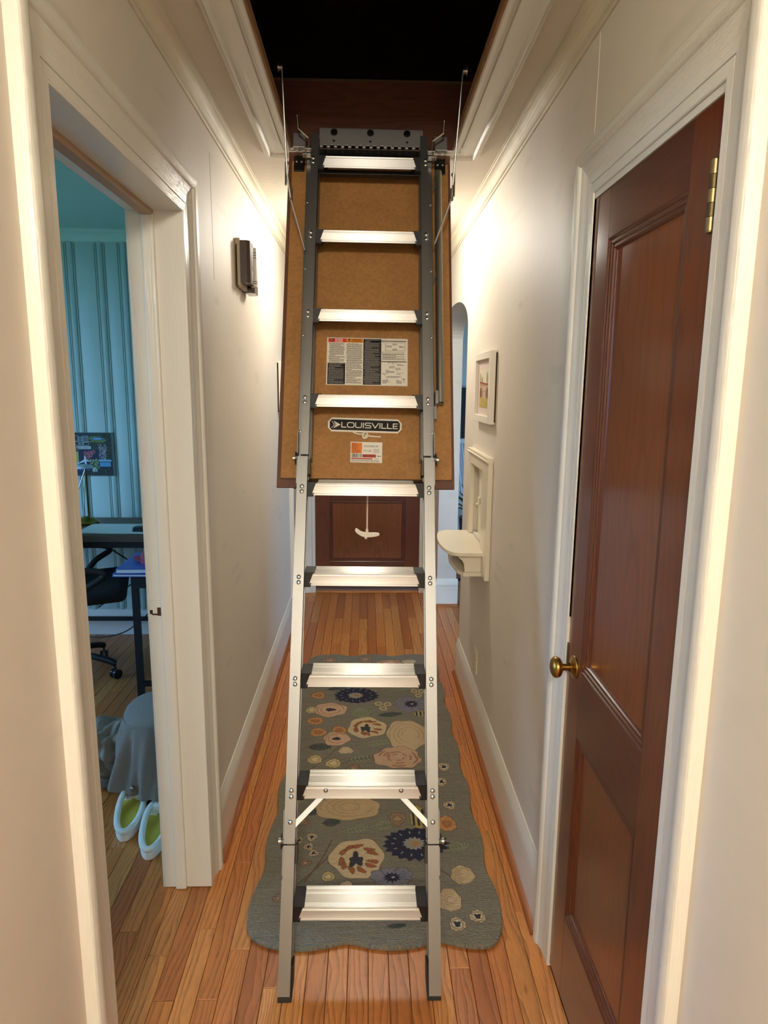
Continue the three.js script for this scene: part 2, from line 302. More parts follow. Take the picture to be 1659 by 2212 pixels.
// ---- panelled doors: stiles, rails, panels and panel mouldings; face(s, y, b) puts a point, b grows towards the hall
const panelMouldP = [[0, 0], [0.003, -0.001], [0.005, -0.004], [0.009, -0.003], [0.013, -0.0035], [0.015, -0.0065], [0.019, -0.0055], [0.023, -0.006], [0.025, -0.0095], [0.028, -0.012], [0.028, -0.02], [0, -0.02]];
function panelDoor(name, s0, s1, y0, y1, st, rails, at, grainOf) {      // rails: [y0, y1] list from the bottom
  const g = structGroup(name), part = (n, a0, a1, b0, b1, q0, q1, m, grain) => {
    const pa = at(a0, b0, q0), pb = at(a1, b1, q1);
    obj(n, uvMetres(rbox(Math.min(pa.x, pb.x), Math.max(pa.x, pb.x), Math.min(pa.y, pb.y), Math.max(pa.y, pb.y), Math.min(-pa.z, -pb.z), Math.max(-pa.z, -pb.z), 0.0008, 1), grain, 1.2, 0.24, rand() * 5, rand() * 5), m, g);
  };
  part('stile', s0, s0 + st, y0, y1, -0.035, 0, redWood, 'y'); part('stile', s1 - st, s1, y0, y1, -0.035, 0, redWood, 'y');
  rails.forEach(([a, b]) => part('rail', s0 + st, s1 - st, a, b, -0.035, -0.0002, redWoodB, grainOf));
  for (let k = 0; k + 1 < rails.length; k++) {
    const a = rails[k][1], b = rails[k + 1][0];
    part('panel', s0 + st - 0.004, s1 - st + 0.004, a - 0.004, b + 0.004, -0.026, -0.0125, redWoodC, 'y');
    const c = [[s0 + st, a], [s0 + st, b], [s1 - st, b], [s1 - st, a]], o = [[1, 1], [1, -1], [-1, -1], [-1, 1]];
    obj('panel_moulding', [0, 1, 2, 3].map(e => uvMetres(sweep(panelMouldP, 2, (i, u, v) => { const q = (e + i) % 4; return at(c[q][0] + u * o[q][0], c[q][1] + u * o[q][1], v); }, true, false), e % 2 ? grainOf : 'y', 1.2, 0.24)), redWoodB, g);
  }
  return g;
}
function knobAt(parent, axisAt, mat = brass) {                           // lathe round the axis, then turned to the door
  const lathe = pts => new THREE.LatheGeometry(pts.map(p => new THREE.Vector2(p[0], p[1])), 32);
  const set = new THREE.Group(); set.name = 'door_knob'; parent.add(set); axisAt(set);
  obj('rosette', lathe([[0, 0], [0.029, 0], [0.0295, 0.002], [0.027, 0.004], [0.022, 0.0045], [0.020, 0.007], [0.015, 0.009], [0.0115, 0.013]]), mat, set);
  obj('shank', lathe([[0.0085, 0.009], [0.0085, 0.030], [0.012, 0.031], [0.012, 0.033]]), mat, set);
  obj('knob', lathe([[0.011, 0.032], [0.016, 0.033], [0.0235, 0.0375], [0.0268, 0.044], [0.0262, 0.050], [0.021, 0.056], [0.012, 0.0595], [0, 0.0605]]), mat, set);
  return set;
}
const agedBrass = metal('#5f5138', 0.5);
const door1 = panelDoor('door_1', 1.0585, 1.6325, 0.012, 2.030, 0.1, [[0.012, 0.25], [0.757, 0.927], [1.925, 2.030]], (s, y, b) => P(0.521 - b, y, s), 'z');
knobAt(door1, g => { g.position.copy(P(0.521, 0.921, 1.578)); g.rotation.z = Math.PI / 2; });
for (const y of [1.89, 0.24]) {
  const h = new THREE.Group(); h.name = 'hinge'; door1.add(h);
  for (let k = 0; k < 5; k++) obj('knuckle', fix(new THREE.CylinderGeometry(0.0068, 0.0068, 0.0192, 14).translate(0.5155, y - 0.04 + k * 0.02, -1.0665)), k % 2 ? agedBrass : oldBrass, h);
  obj('pin_tip', [1, -1].map(s => fix(new THREE.SphereGeometry(0.0062, 12, 8).scale(1, 0.6, 1).translate(0.5155, y + s * 0.0505, -1.0665))), oldBrass, h);
}
const door2 = panelDoor('door_2', -0.397, 0.412, 0.04, 2.036, 0.107, [[0.04, 0.25], [0.743, 0.93], [1.92, 2.036]], (s, y, b) => P(s, y, END + 0.012 - b), 'x');
obj('letter_scratch', rbox(0.228, 0.25, 0.796, 0.8, END + 0.0105, END + 0.0125, 0.0005), std('#a8835f', 0.5), door2);
const door3 = panelDoor('door_3', DOOR_LF.a + 0.004, DOOR_LF.b - 0.004, 0.012, 2.03, 0.095, [[0.012, 0.25], [0.757, 0.927], [1.925, 2.03]], (s, y, b) => P(-0.512 + b, y, s), 'z');
knobAt(door3, g => { g.position.copy(P(-0.512, 0.925, DOOR_LF.a + 0.06)); g.rotation.z = -Math.PI / 2; });

// ---- the study on the left
struct('wall_study_hall_side', W(slabX(notched(LROOM.d0, LROOM.d1, LROOM.h, [doorNotch(1.152, 1.974, 2.088)]), [], LROOM.x1, -0.581)), aquaPaint);
struct('wall_study_left', W(slabX(rect(LROOM.d0, LROOM.d1 + 0.1, 0, LROOM.h), [rect(1.0, 3.7, 0.6, 2.3)], LROOM.x0 - 0.14, LROOM.x0)), aquaPaint);
struct('wall_study_near', W(box(LROOM.x0, LROOM.x1, 0, LROOM.h, LROOM.d0 - 0.12, LROOM.d0)), aquaPaint);
struct('ceiling_study', box(LROOM.x0 - 0.14, -0.582, LROOM.h, LROOM.h + 0.03, LROOM.d0 - 0.12, LROOM.d1 + 0.15), aquaCeil);
const backWall = struct('wall_study_back', box(LROOM.x0, LROOM.x1, 0, LROOM.h, LROOM.d1 + 0.012, LROOM.d1 + 0.14), aquaPaint);
{ // moulded vertical boards, alternating widths
  const bead = (w) => [[0, 0], [0, -0.010], [0.004, -0.012], [w - 0.064, -0.012], [w - 0.061, -0.006], [w - 0.058, -0.012], [w - 0.053, -0.012], [w - 0.050, -0.006], [w - 0.046, -0.014], [w - 0.036, -0.018], [w - 0.026, -0.018], [w - 0.017, -0.014], [w - 0.013, -0.006], [w - 0.010, -0.012], [w - 0.006, -0.012], [w - 0.003, -0.006], [w - 0.001, -0.006], [w - 0.001, 0]];
  let x = LROOM.x0 + 0.02, k = 0;
  x = -1.732; while (x > LROOM.x0 + 0.2) x -= 0.1565 * 2 + 0.001 * 0; const xs = [];
  while (x < LROOM.x1 - 0.02) { const w = k++ % 2 ? 0.136 : 0.177; xs.push([x, Math.min(w, LROOM.x1 - x)]); x += w; }
  for (const [x0, w] of xs) if (w > 0.1) obj('wall_board', sweep(bead(w), 2, (i, a, b) => P(x0 + a, i ? 2.44 : 0.17, LROOM.d1 + 0.012 + b)), aquaPaint, backWall);
}
struct('trim_study_crown', runX(crownP.map(p => [LROOM.d1 + 0.012 - p[0] * 1.4, LROOM.h - (CEIL - p[1]) * 1.35]), LROOM.x0, LROOM.x1), std('#cfe6df', 0.4));
struct('baseboard_study_back', [runX([[0, 0], [0.018, 0], [0.018, 0.14], [0.014, 0.15], [0.012, 0.17], [0.006, 0.183], [0, 0.183]].map(p => [LROOM.d1 + 0.012 - p[0], p[1]]), LROOM.x0, LROOM.x1)], whitePaint);
const glass = new THREE.MeshPhysicalMaterial({ color: '#ffffff', transmission: 1, roughness: 0.02, thickness: 0, ior: 1.45 });
function windowX(name, x, d0, d1, y0, y1) {
  const g = structGroup(name), f = 0.05, m = (y0 + y1) / 2;
  obj('window_frame', [box(x - 0.03, x + 0.03, y0, y0 + f, d0, d1), box(x - 0.03, x + 0.03, y1 - f, y1, d0, d1), box(x - 0.03, x + 0.03, y0, y1, d0, d0 + f), box(x - 0.03, x + 0.03, y0, y1, d1 - f, d1), box(x - 0.02, x + 0.02, m - 0.02, m + 0.02, d0, d1), box(x - 0.02, x + 0.02, y0, y1, (d0 + d1) / 2 - 0.03, (d0 + d1) / 2 + 0.03)], whitePaint, g);
  for (const [a, b] of [[d0 + f, (d0 + d1) / 2 - 0.03], [(d0 + d1) / 2 + 0.03, d1 - f]]) for (const [u, v] of [[y0 + f, m - 0.02], [m + 0.02, y1 - f]]) obj('pane', fix(new THREE.PlaneGeometry(b - a, v - u).rotateY(Math.PI / 2).translate(x, (u + v) / 2, -(a + b) / 2)), glass, g);
  return g;
}
windowX('window_1', LROOM.x0 - 0.07, 1.0, 3.7, 0.6, 2.3);

// ---- the room behind the arch
struct('wall_dining_right', W(slabX(rect(RROOM.d0, RROOM.d1, 0, RROOM.h), [rect(2.4, 4.9, 0.6, 2.2)], RROOM.x1, RROOM.x1 + 0.14)), whitePaint);
struct('wall_dining_far', W(box(-0.66, RROOM.x1 + 0.14, 0, RROOM.h, RROOM.d1, RROOM.d1 + 0.12)), whitePaint);
struct('wall_dining_near', W(slabD(rect(RROOM.x0, RROOM.x1, 0, RROOM.h), [rect(1.1, 3.3, 0.6, 2.2)], RROOM.d0 - 0.12, RROOM.d0)), whitePaint);
{ const g = windowX('window_3', 0, -1.1, 1.1, 0.6, 2.2); g.rotation.y = Math.PI / 2; g.position.copy(P(2.2, 0, RROOM.d0 - 0.06)); }
struct('wall_dining_left', W(box(-0.78, -0.66, 0, RROOM.h, END + 0.12, RROOM.d1)), whitePaint);
struct('ceiling_dining', [box(RROOM.x0, RROOM.x1 + 0.14, RROOM.h, RROOM.h + 0.03, RROOM.d0 - 0.12, RROOM.d1 + 0.12), box(-0.78, RROOM.x0, RROOM.h, RROOM.h + 0.03, END + 0.12, RROOM.d1 + 0.12)], ceilPaint);
windowX('window_2', RROOM.x1 + 0.07, 2.4, 4.9, 0.6, 2.2);
struct('ground', [box(-30, -3.6, -0.7, -0.6, -20, 25), box(4.0, 30, -0.7, -0.6, -20, 25), box(0.7, 4.0, -0.7, -0.6, -20, 1.8)], std('#5d7a4a', 0.95));
struct('wall_closet', [box(-0.66, -0.642, 0, CEIL, 4.26, END + 0.12), box(RROOM.x0, RROOM.x0 + 0.02, 0, CEIL, 0.9, 1.8)], whitePaint);

// hairline cracks in the old plaster, running down from the crown
{
  const crack = (parent, x, dTop, yTop, yBot, drift, seed, mat) => { const r = rng(seed), pts = []; for (let y = yTop; y > yBot; y -= 0.03) pts.push(P(x, y, dTop + drift * (yTop - y) + (r() - 0.5) * 0.004)); obj('plaster_crack', tube(pts, 0.0007, pts.length * 3, 5), mat, parent); };
  crack(wallRight, XR, 1.689, 2.40, 2.17, 0.0, 4, std('#e6dcc6', 0.6)); crack(wallLeft, XL, 2.358, 2.34, 1.95, 0.02, 9, std('#8b7d6c', 0.8));
}
// ================================================================ LAMPS
function ceilingLight(label, pos, drop, radius, intensity) {
  const g = thing('ceiling_light', label, 'ceiling light', pos);
  obj('canopy', fix(new THREE.LatheGeometry([[0, 0], [0.075, 0], [0.075, -0.008], [0.06, -0.02], [0.02, -0.026], [0.008, -0.03]].map(p => new THREE.Vector2(...p)), 28)), oldBrass, g);
  obj('stem', fix(new THREE.CylinderGeometry(0.008, 0.008, drop, 12).translate(0, -drop / 2, 0)), oldBrass, g);
  const globe = obj('light_globe', fix(new THREE.SphereGeometry(radius, 28, 18).translate(0, -drop, 0)), std('#fff6e0', 0.4, { emissive: LAMP_COLOR, emissiveIntensity: 3 }), g);
  const l = new THREE.PointLight(LAMP_COLOR, intensity); l.position.set(0, -drop, 0); l.castShadow = true; l.shadow.radius = radius / 0.02; g.add(l); return globe;
}
ceilingLight('globe ceiling light on a stem over the open end of the hall', P(-0.05, CEIL, -1.15), 0.16, 0.09, LAMP_NEAR);
ceilingLight('small globe ceiling light behind the lowered hatch panel', P(0.0, CEIL, 3.55), 0.12, 0.09, LAMP_FAR);

// ================================================================ ATTIC LADDER
// local frame: x across, y up along the rails, z out of the ladder towards the climber
const TILT = 21.4 * Math.PI / 180;
const ladder = thing('attic_ladder', 'aluminium folding attic ladder hanging from the open ceiling hatch with its tan panel', 'ladder', P(-0.0135, 0, 1.53));
ladder.rotation.set(-TILT, 0, -0.0075);
const L3 = (x, u, n) => new THREE.Vector3(x, u, n);
const half = u => 0.2165 - 0.0045 * u;                                  // outer half width of the rails
const lbox = (x0, x1, u0, u1, n0, n1, r = 0.0015) => fix(new RoundedBoxGeometry(x1 - x0, u1 - u0, n1 - n0, 2, r).translate((x0 + x1) / 2, (u0 + u1) / 2, (n0 + n1) / 2));
function railGeo(side, u0, u1, w, depth, grow = 0, inset = 0) {                    // channel rail, open to the inside, following the taper
  const g = [];
  const pr = [[0, 0], [w, 0], [w, -0.010], [w - 0.003, -0.010], [w - 0.003, -0.004], [0.003, -0.004], [0.003, -depth + 0.004], [w - 0.003, -depth + 0.004], [w - 0.003, -depth + 0.01], [w, -depth + 0.01], [w, -depth], [0, -depth]];
  g.push(sweep(pr.map(p => [p[0] - grow, p[1] + (p[1] < -0.02 ? -grow : grow)]), 2, (i, a, b) => { const u = i ? u1 : u0; return L3(side * (half(u) - inset - a), u, b); }));
  return g;
}
const RAILW = 0.031, RD = 0.066;
for (const s of [-1, 1]) {
  obj('rail', railGeo(s, 1.503, 2.63, 0.024, RD, 0, 0.0085), aluminium, ladder);
  obj('rail', railGeo(s, 0.389, 1.497, RAILW, RD), aluminium, ladder);
  obj('rail', railGeo(s, 0.02, 0.385, RAILW, RD), aluminium, ladder);
  obj('foot_sleeve', railGeo(s, 0.012, 0.298, RAILW + 0.002, RD + 0.002, 0.0016), aluminium, ladder);
  obj('foot_pad', [lbox(s > 0 ? half(0) - 0.036 : -half(0) - 0.001, s > 0 ? half(0) + 0.001 : -half(0) + 0.036, -0.004, 0.013, -RD - 0.002, 0.0015, 0.002), lbox(s > 0 ? half(0) - 0.036 : -half(0) + 0.030, s > 0 ? half(0) - 0.030 : -half(0) + 0.036, 0.0, 0.085, -RD, -0.004, 0.002)], blackPlastic, ladder);
  // mounting channel fixed to the panel behind the top section
  const cb = (a, e, n0, n1) => lbox(s > 0 ? half(2) + a : -half(2) - e, s > 0 ? half(2) + e : -half(2) - a, 1.512, 2.62, n0, n1, 0.001);
  obj('mounting_channel', [cb(-0.03, 0.0115, -0.076, -0.073), cb(0.0085, 0.0115, -0.135, -0.073), cb(-0.033, -0.030, -0.135, -0.073)], aluminium, ladder);
  for (const u of [1.6, 1.93, 2.17, 2.42]) obj('channel_screw', fix(new THREE.SphereGeometry(0.0042, 10, 6).scale(1, 1, 0.5).translate(s * (half(2) + 0.004), u, -0.073)), steel, ladder);
  // folding hinge plates and bolts at the two joints
  for (const u of [1.5, 0.387]) {
    const h = new THREE.Group(); h.name = 'section_hinge'; ladder.add(h);
    const x = s * (half(u) + 0.002);
    obj('hinge_plate', lbox(Math.min(x, x + s * 0.003), Math.max(x, x + s * 0.003), u - 0.085, u + 0.085, -0.05, -0.018, 0.0012), steel, h);
    obj('hinge_boss', [fix(new THREE.CylinderGeometry(0.021, 0.021, 0.008, 18).rotateZ(Math.PI / 2).translate(x + s * 0.004, u, -0.036))], darkSteel, h);
    obj('hinge_bolt', [fix(new THREE.CylinderGeometry(0.0095, 0.0095, 0.012, 6).rotateZ(Math.PI / 2).translate(x + s * 0.010, u, -0.036))], steel, h);
    obj('hinge_stop', lbox(s > 0 ? half(u) - RAILW - 0.006 : -half(u) + RAILW - 0.001, s > 0 ? half(u) - RAILW + 0.001 : -half(u) + RAILW + 0.006, u - 0.055, u - 0.006, -0.055, -0.02, 0.001), darkSteel, h);
  }
}
// steps: level treads with plastic end caps and two rivets on each rail
const treadP = (() => {                                                // (back depth, height): crease at the front edge is 0, 0
  const p = [[0.0, 0.0]];
  for (const z of [-0.006, -0.011, -0.016, -0.052, -0.057, -0.071, -0.076]) p.push([z, 0.0], [z - 0.0006, -0.0007], [z - 0.0014, -0.0007], [z - 0.002, 0.0]);
  p.push([-0.084, 0.0], [-0.086, -0.002], [-0.086, -0.014], [-0.083, -0.014], [-0.083, -0.003], [-0.0035, -0.003], [-0.0005, -0.036], [0.0025, -0.037], [0.0022, -0.0325], [0.0014, -0.032], [0.0020, -0.0312], [0.0008, -0.0085], [0.0, -0.008], [0.0006, -0.0068], [0.0002, -0.0045], [-0.0006, -0.004], [0.0, -0.003]);
  return p;
})();
const stepU = [0.226, 0.539, 0.844, 1.137, 1.413, 1.698, 1.988, 2.27, 2.547];
stepU.forEach((u, k) => {
  const g = new THREE.Group(); g.name = 'step'; ladder.add(g);
  g.position.set(0, u, -0.004); g.rotation.x = TILT;
  const inner = half(u) - RAILW, hw = inner - 0.027;
  const t = sweep(treadP, 2, (i, a, b) => L3((i ? 1 : -1) * (hw + Math.min(1, Math.max(0, -b / 0.036)) * (a > -0.006 ? 0.013 : 0) - (a < -0.006 ? Math.min(1, -a / 0.086) * 0.003 : 0)), b, a));
  const uv = t.attributes.uv, p = t.attributes.position; for (let i = 0; i < p.count; i++) uv.setXY(i, p.getX(i), p.getZ(i) + p.getY(i));
  obj('tread', t, brushed, g);
  for (const s of [-1, 1]) {
    const side = [[-0.001, 0.0028], [-0.072, 0.0028], [-0.089, -0.006], [-0.089, -0.017], [-0.06, -0.040], [0.003, -0.0415]];
    const cap = sweep(side, 2, (i, a, b) => L3(s * (i ? inner - 0.0005 : hw - (b > 0 ? 0.004 : -0.010 * Math.min(1, -b / 0.038) + 0.002)), b, a));
    obj('end_cap', cap, blackPlastic, g);
  }
  if (k === 1) for (const s of [-1, 1]) obj('step_bolt', fix(new THREE.SphereGeometry(0.0066, 14, 8).scale(1, 1, 0.6).translate(s * 0.106 + 0.004, -0.012, 0.0028)), steel, g);
  for (const s of [-1, 1]) for (const e of [-0.011, -0.027]) if (k > 0) obj('rivet', fix(new THREE.SphereGeometry(0.0068, 14, 8).scale(1, 1, 0.55).translate(s * (half(u) - 0.016), u + e, 0.0002)), steel, ladder);
});
for (const s of [-1, 1]) {
  const a = L3(s * (half(0.45) - 0.028), 0.437, -0.02), b = L3(s * 0.107, 0.512, -0.045), v = b.clone().sub(a), br = fix(new RoundedBoxGeometry(0.004, v.length() + 0.01, 0.026, 1, 0.001));
  br.applyQuaternion(new THREE.Quaternion().setFromUnitVectors(new THREE.Vector3(0, 1, 0), v.clone().normalize())); br.translate(...a.clone().add(b).multiplyScalar(0.5).toArray());
  const lip = fix(new RoundedBoxGeometry(0.016, v.length() + 0.01, 0.003, 1, 0.001)); lip.applyQuaternion(new THREE.Quaternion().setFromUnitVectors(new THREE.Vector3(0, 1, 0), v.clone().normalize())); lip.translate(...a.clone().add(b).multiplyScalar(0.5).add(L3(0, 0, 0.012)).toArray());
  obj('step_brace', [br, lip], aluminium, ladder);
  obj('rivet', fix(new THREE.SphereGeometry(0.0068, 14, 8).scale(1, 1, 0.55).translate(s * (half(0.45) - 0.016), 0.445, 0.0002)), steel, ladder);
}

// hatch panel: tan board over foam on a dark hardboard back
const mdfTex = dataTex(512, 1024, (u, v) => {
  let k = 0.9 + 0.1 * vnoise(u * 70, v * 150, 70, 150) - 0.06 * vnoise(u * 9, v * 20, 9, 20);
  const s = vnoise(u * 240 + 5, v * 500, 240, 500); if (s > 0.93) k += 0.3; if (s < 0.04) k -= 0.28; return [k, k * 0.985, k * 0.95];
});
const mdf = std('#b3824a', 0.7, { map: mdfTex }), hardboard = std('#6e4632', 0.6, { map: mdfTex }), foam = std('#b9aa97', 0.8);
const MZ = -0.135;
const panel = obj('hatch_panel', lbox(-0.2925, 0.2925, 1.434, 2.682, -0.168, -0.156, 0.001), hardboard, ladder);
obj('foam_core', lbox(-0.272, 0.276, 1.463, 2.625, -0.156, MZ - 0.003, 0.001), foam, panel);
{ const g = lbox(-0.2775, 0.2815, 1.4605, 2.628, MZ - 0.003, MZ, 0.0008), p = g.attributes.position, uv = g.attributes.uv; for (let i = 0; i < p.count; i++) uv.setXY(i, (p.getX(i) + 0.28) / 0.58, (p.getY(i) - 1.46) / 1.17); obj('facing_board', g, mdf, panel); }
function sticker(name, x0, x1, u0, u1, turn, tex, outline, label) {
  const w = x1 - x0, h = u1 - u0, s = shapeOf(outline.map(q => [q[0] * w, q[1] * h])), g = fix(new THREE.ExtrudeGeometry(s, { depth: 0.0005, bevelEnabled: false }));
  const p = g.attributes.position, uv = g.attributes.uv; for (let i = 0; i < p.count; i++) uv.setXY(i, p.getX(i) / w, p.getY(i) / h);
  g.translate(-w / 2, -h / 2, 0).rotateZ(turn).translate((x0 + x1) / 2, (u0 + u1) / 2, MZ);
  const m = obj(name, g, std('#ffffff', 0.32, { map: tex }), panel); m.userData.label = label; return m;
}
const R01 = [[0, 0], [1, 0], [1, 1], [0, 1]];
const fakeText = (c, r, x, y, w, rows, lh, size, color, indent = 0) => {  // print too small to read in the photograph: rows of word-shaped marks
  c.fillStyle = color;
  for (let k = 0; k < rows; k++) { let px = x + (r() < 0.3 ? indent : 0); const end = x + w * (r() < 0.25 ? 0.35 + 0.5 * r() : 0.93 + 0.07 * r()); while (px < end) { const ww = (2 + 6 * r()) * size * 0.55; c.fillRect(px, y + k * lh, Math.min(ww, end - px), size * 0.62); px += ww + size * 0.4; } }
};
sticker('warning_label', -0.137, 0.1365, 1.782, 1.953, -0.003, canvasTex(1024, 640, (c, w, h) => {
  const r = rng(5); c.fillStyle = '#ece6d6'; c.fillRect(0, 0, w, h); c.fillStyle = '#c9c3b4'; c.fillRect(0, 0, w, 8); c.fillRect(0, h - 6, w, 6);
  c.fillStyle = '#d8452a'; c.fillRect(16, 12, 226, 54); c.fillStyle = '#e08a24'; c.fillRect(242, 12, 214, 54);
  c.fillStyle = '#fff'; c.font = 'bold 24px sans-serif'; c.fillText('DANGER', 100, 36); c.fillText('PELIGRO', 100, 60);
  c.fillStyle = '#1c120a'; c.fillText('WARNING', 320, 36); c.font = 'bold 19px sans-serif'; c.fillText('ADVERTENCIA', 306, 59);
  for (const x of [62, 270]) { c.fillStyle = '#1a0f0a'; c.beginPath(); c.moveTo(x - 14, 18); c.lineTo(x + 26, 18); c.lineTo(x + 4, 62); c.fill(); c.strokeStyle = '#fff'; c.lineWidth = 5; c.beginPath(); c.moveTo(x - 10, 20); c.lineTo(x + 8, 44); c.stroke(); }
  fakeText(c, r, 26, 78, 200, 21, 12.6, 9, '#35322c', 10);
  c.fillStyle = '#14141c'; c.fillRect(14, 344, 222, 284); fakeText(c, r, 24, 352, 204, 20, 13.6, 9, '#a9a49a', 10);
  fakeText(c, r, 246, 78, 206, 42, 12.9, 9, '#35322c', 10);
  c.fillStyle = '#14141c'; c.fillRect(462, 14, 226, 614); fakeText(c, r, 474, 26, 204, 46, 13, 9, '#a9a49a', 10);
  c.fillStyle = '#14141c'; c.fillRect(690, 32, 318, 10); c.fillRect(690, 310, 318, 10); c.strokeStyle = '#222'; c.lineWidth = 3; c.strokeRect(742, 58, 246, 108); c.strokeRect(698, 186, 276, 20);
  fakeText(c, r, 752, 100, 70, 2, 12, 9, '#35322c'); fakeText(c, r, 916, 104, 66, 2, 12, 9, '#35322c'); fakeText(c, r, 830, 72, 60, 2, 12, 9, '#35322c'); fakeText(c, r, 830, 140, 60, 2, 12, 9, '#35322c');
  fakeText(c, r, 702, 214, 300, 2, 13, 10, '#35322c'); fakeText(c, r, 702, 244, 300, 4, 13, 9, '#35322c');
  for (const [x, y, e] of [[825, 330, 130], [724, 478, 120], [912, 470, 130]]) { c.beginPath(); c.moveTo(x, y); c.lineTo(x + e * 0.62, y + e); c.stroke(); c.beginPath(); c.moveTo(x - 6, y); c.lineTo(x + 60, y); c.stroke(); }
  for (const [x, y, ww, n] of [[892, 346, 90, 2], [790, 380, 60, 2], [880, 400, 60, 2], [748, 430, 110, 3], [764, 510, 170, 2], [706, 560, 70, 4], [884, 560, 70, 4], [966, 540, 40, 2]]) fakeText(c, r, x, y, ww, n, 13, 9, '#35322c');
  c.fillStyle = '#222'; c.font = 'bold 14px sans-serif'; for (const [t, x, y] of [['Fig. A', 700, 58], ['Fig. 1', 776, 334], ['Fig. 2', 700, 480], ['Fig. 3', 880, 482]]) c.fillText(t, x, y);
}), R01, 'printed safety and instruction sheet in white, black, red and orange');
sticker('brand_label', -0.1275, 0.1165, 1.6185, 1.6665, -0.018, canvasTex(1024, 200, (c, w, h) => {
  const oct = m => { c.beginPath(); const e = 52; c.moveTo(e, m); c.lineTo(w - e, m); c.lineTo(w - m, e + 6); c.lineTo(w - m, h - e - 6); c.lineTo(w - e, h - m); c.lineTo(e, h - m); c.lineTo(m, h - e - 6); c.lineTo(m, e + 6); c.closePath(); c.fill(); };
  c.fillStyle = '#efe9da'; c.fillRect(0, 0, w, h); c.fillStyle = '#15110d'; oct(24);
  c.fillStyle = '#efe9da'; c.beginPath(); c.moveTo(64, 38); c.lineTo(176, 100); c.lineTo(64, 162); c.lineTo(104, 100); c.fill();
  c.strokeStyle = '#15110d'; c.lineWidth = 5; for (const k of [0, 16]) { c.beginPath(); c.moveTo(52 + k, 42); c.lineTo(100 + k, 100); c.lineTo(52 + k, 158); c.stroke(); }
  c.strokeStyle = '#efe9da'; c.lineWidth = 7; c.beginPath(); c.moveTo(50, 50); c.lineTo(88, 100); c.lineTo(50, 150); c.stroke();
  // wide strokes for the lettering
  c.lineWidth = 13; c.lineCap = 'round'; c.lineJoin = 'round';
  const T = 66, B = 134, M = 100, ln = (...p) => { c.beginPath(); p.forEach((q, i) => i ? c.lineTo(...q) : c.moveTo(...q)); c.stroke(); }, rr = (x0, x1) => { c.beginPath(); c.roundRect(x0, T, x1 - x0, B - T, 26); c.stroke(); };
  ln([192, T], [192, B], [250, B]); rr(270, 362);
  c.beginPath(); c.moveTo(384, T); c.lineTo(384, B - 22); c.quadraticCurveTo(384, B, 406, B); c.lineTo(444, B); c.quadraticCurveTo(466, B, 466, B - 22); c.lineTo(466, T); c.stroke();
  ln([492, T], [492, B]); c.beginPath(); c.moveTo(592, T); c.lineTo(536, T); c.quadraticCurveTo(516, T, 516, T + 17); c.quadraticCurveTo(516, M, 536, M); c.lineTo(574, M); c.quadraticCurveTo(596, M, 596, M + 17); c.quadraticCurveTo(596, B, 574, B); c.lineTo(518, B); c.stroke();
  ln([612, T], [656, B], [700, T]); ln([722, T], [722, B]); ln([750, T], [750, B], [808, B]); ln([828, T], [828, B], [886, B]); ln([966, T], [908, T], [908, B], [966, B]); ln([908, M], [958, M]);
}), [[0.05, 0], [0.95, 0], [1, 0.28], [1, 0.72], [0.95, 1], [0.05, 1], [0, 0.72], [0, 0.28]], 'black eight-sided name sticker with white lettering and border');
sticker('rating_label', -0.0515, 0.0525, 1.515, 1.585, -0.012, canvasTex(640, 430, (c, w, h) => {
  const r = rng(8); c.fillStyle = '#e9e4d8'; c.fillRect(0, 0, w, h); c.fillStyle = '#e07a22'; c.fillRect(16, 18, 214, 220);
  c.fillStyle = '#6d1e12'; c.font = 'bold 31px sans-serif'; ['MODEL', 'MODELO', 'MODELE', 'RATING', 'CAPACIDAD', 'CAPACITE'].forEach((t, i) => c.fillText(t, 20, 46 + i * 37, 205));
  c.fillStyle = '#2c2c2c'; c.font = '58px sans-serif'; c.fillText('AH2540MG-R5', 262, 106, 300); c.fillText('375 LBS', 254, 204, 172);
  c.font = 'bold 20px sans-serif'; for (const y of [160, 190, 222]) c.fillText('RESIDENTIAL', 460, y, 140);
  c.fillStyle = '#1c1c1c'; let x = 18; while (x < 224) { const ww = 2 + r() * 9; c.fillRect(x, 246, ww, 80); x += ww + 2 + r() * 7; }
  c.fillStyle = '#b03418'; c.fillRect(240, 256, 276, 66); c.fillRect(18, 336, 430, 24); fakeText(c, r, 256, 266, 230, 3, 19, 13, '#5d140a'); fakeText(c, r, 548, 282, 70, 1, 20, 30, '#333');
  fakeText(c, r, 18, 374, 600, 3, 16, 12, '#555'); fakeText(c, r, 480, 346, 140, 1, 16, 12, '#555');
}), R01, 'white and orange rating sticker with a barcode');

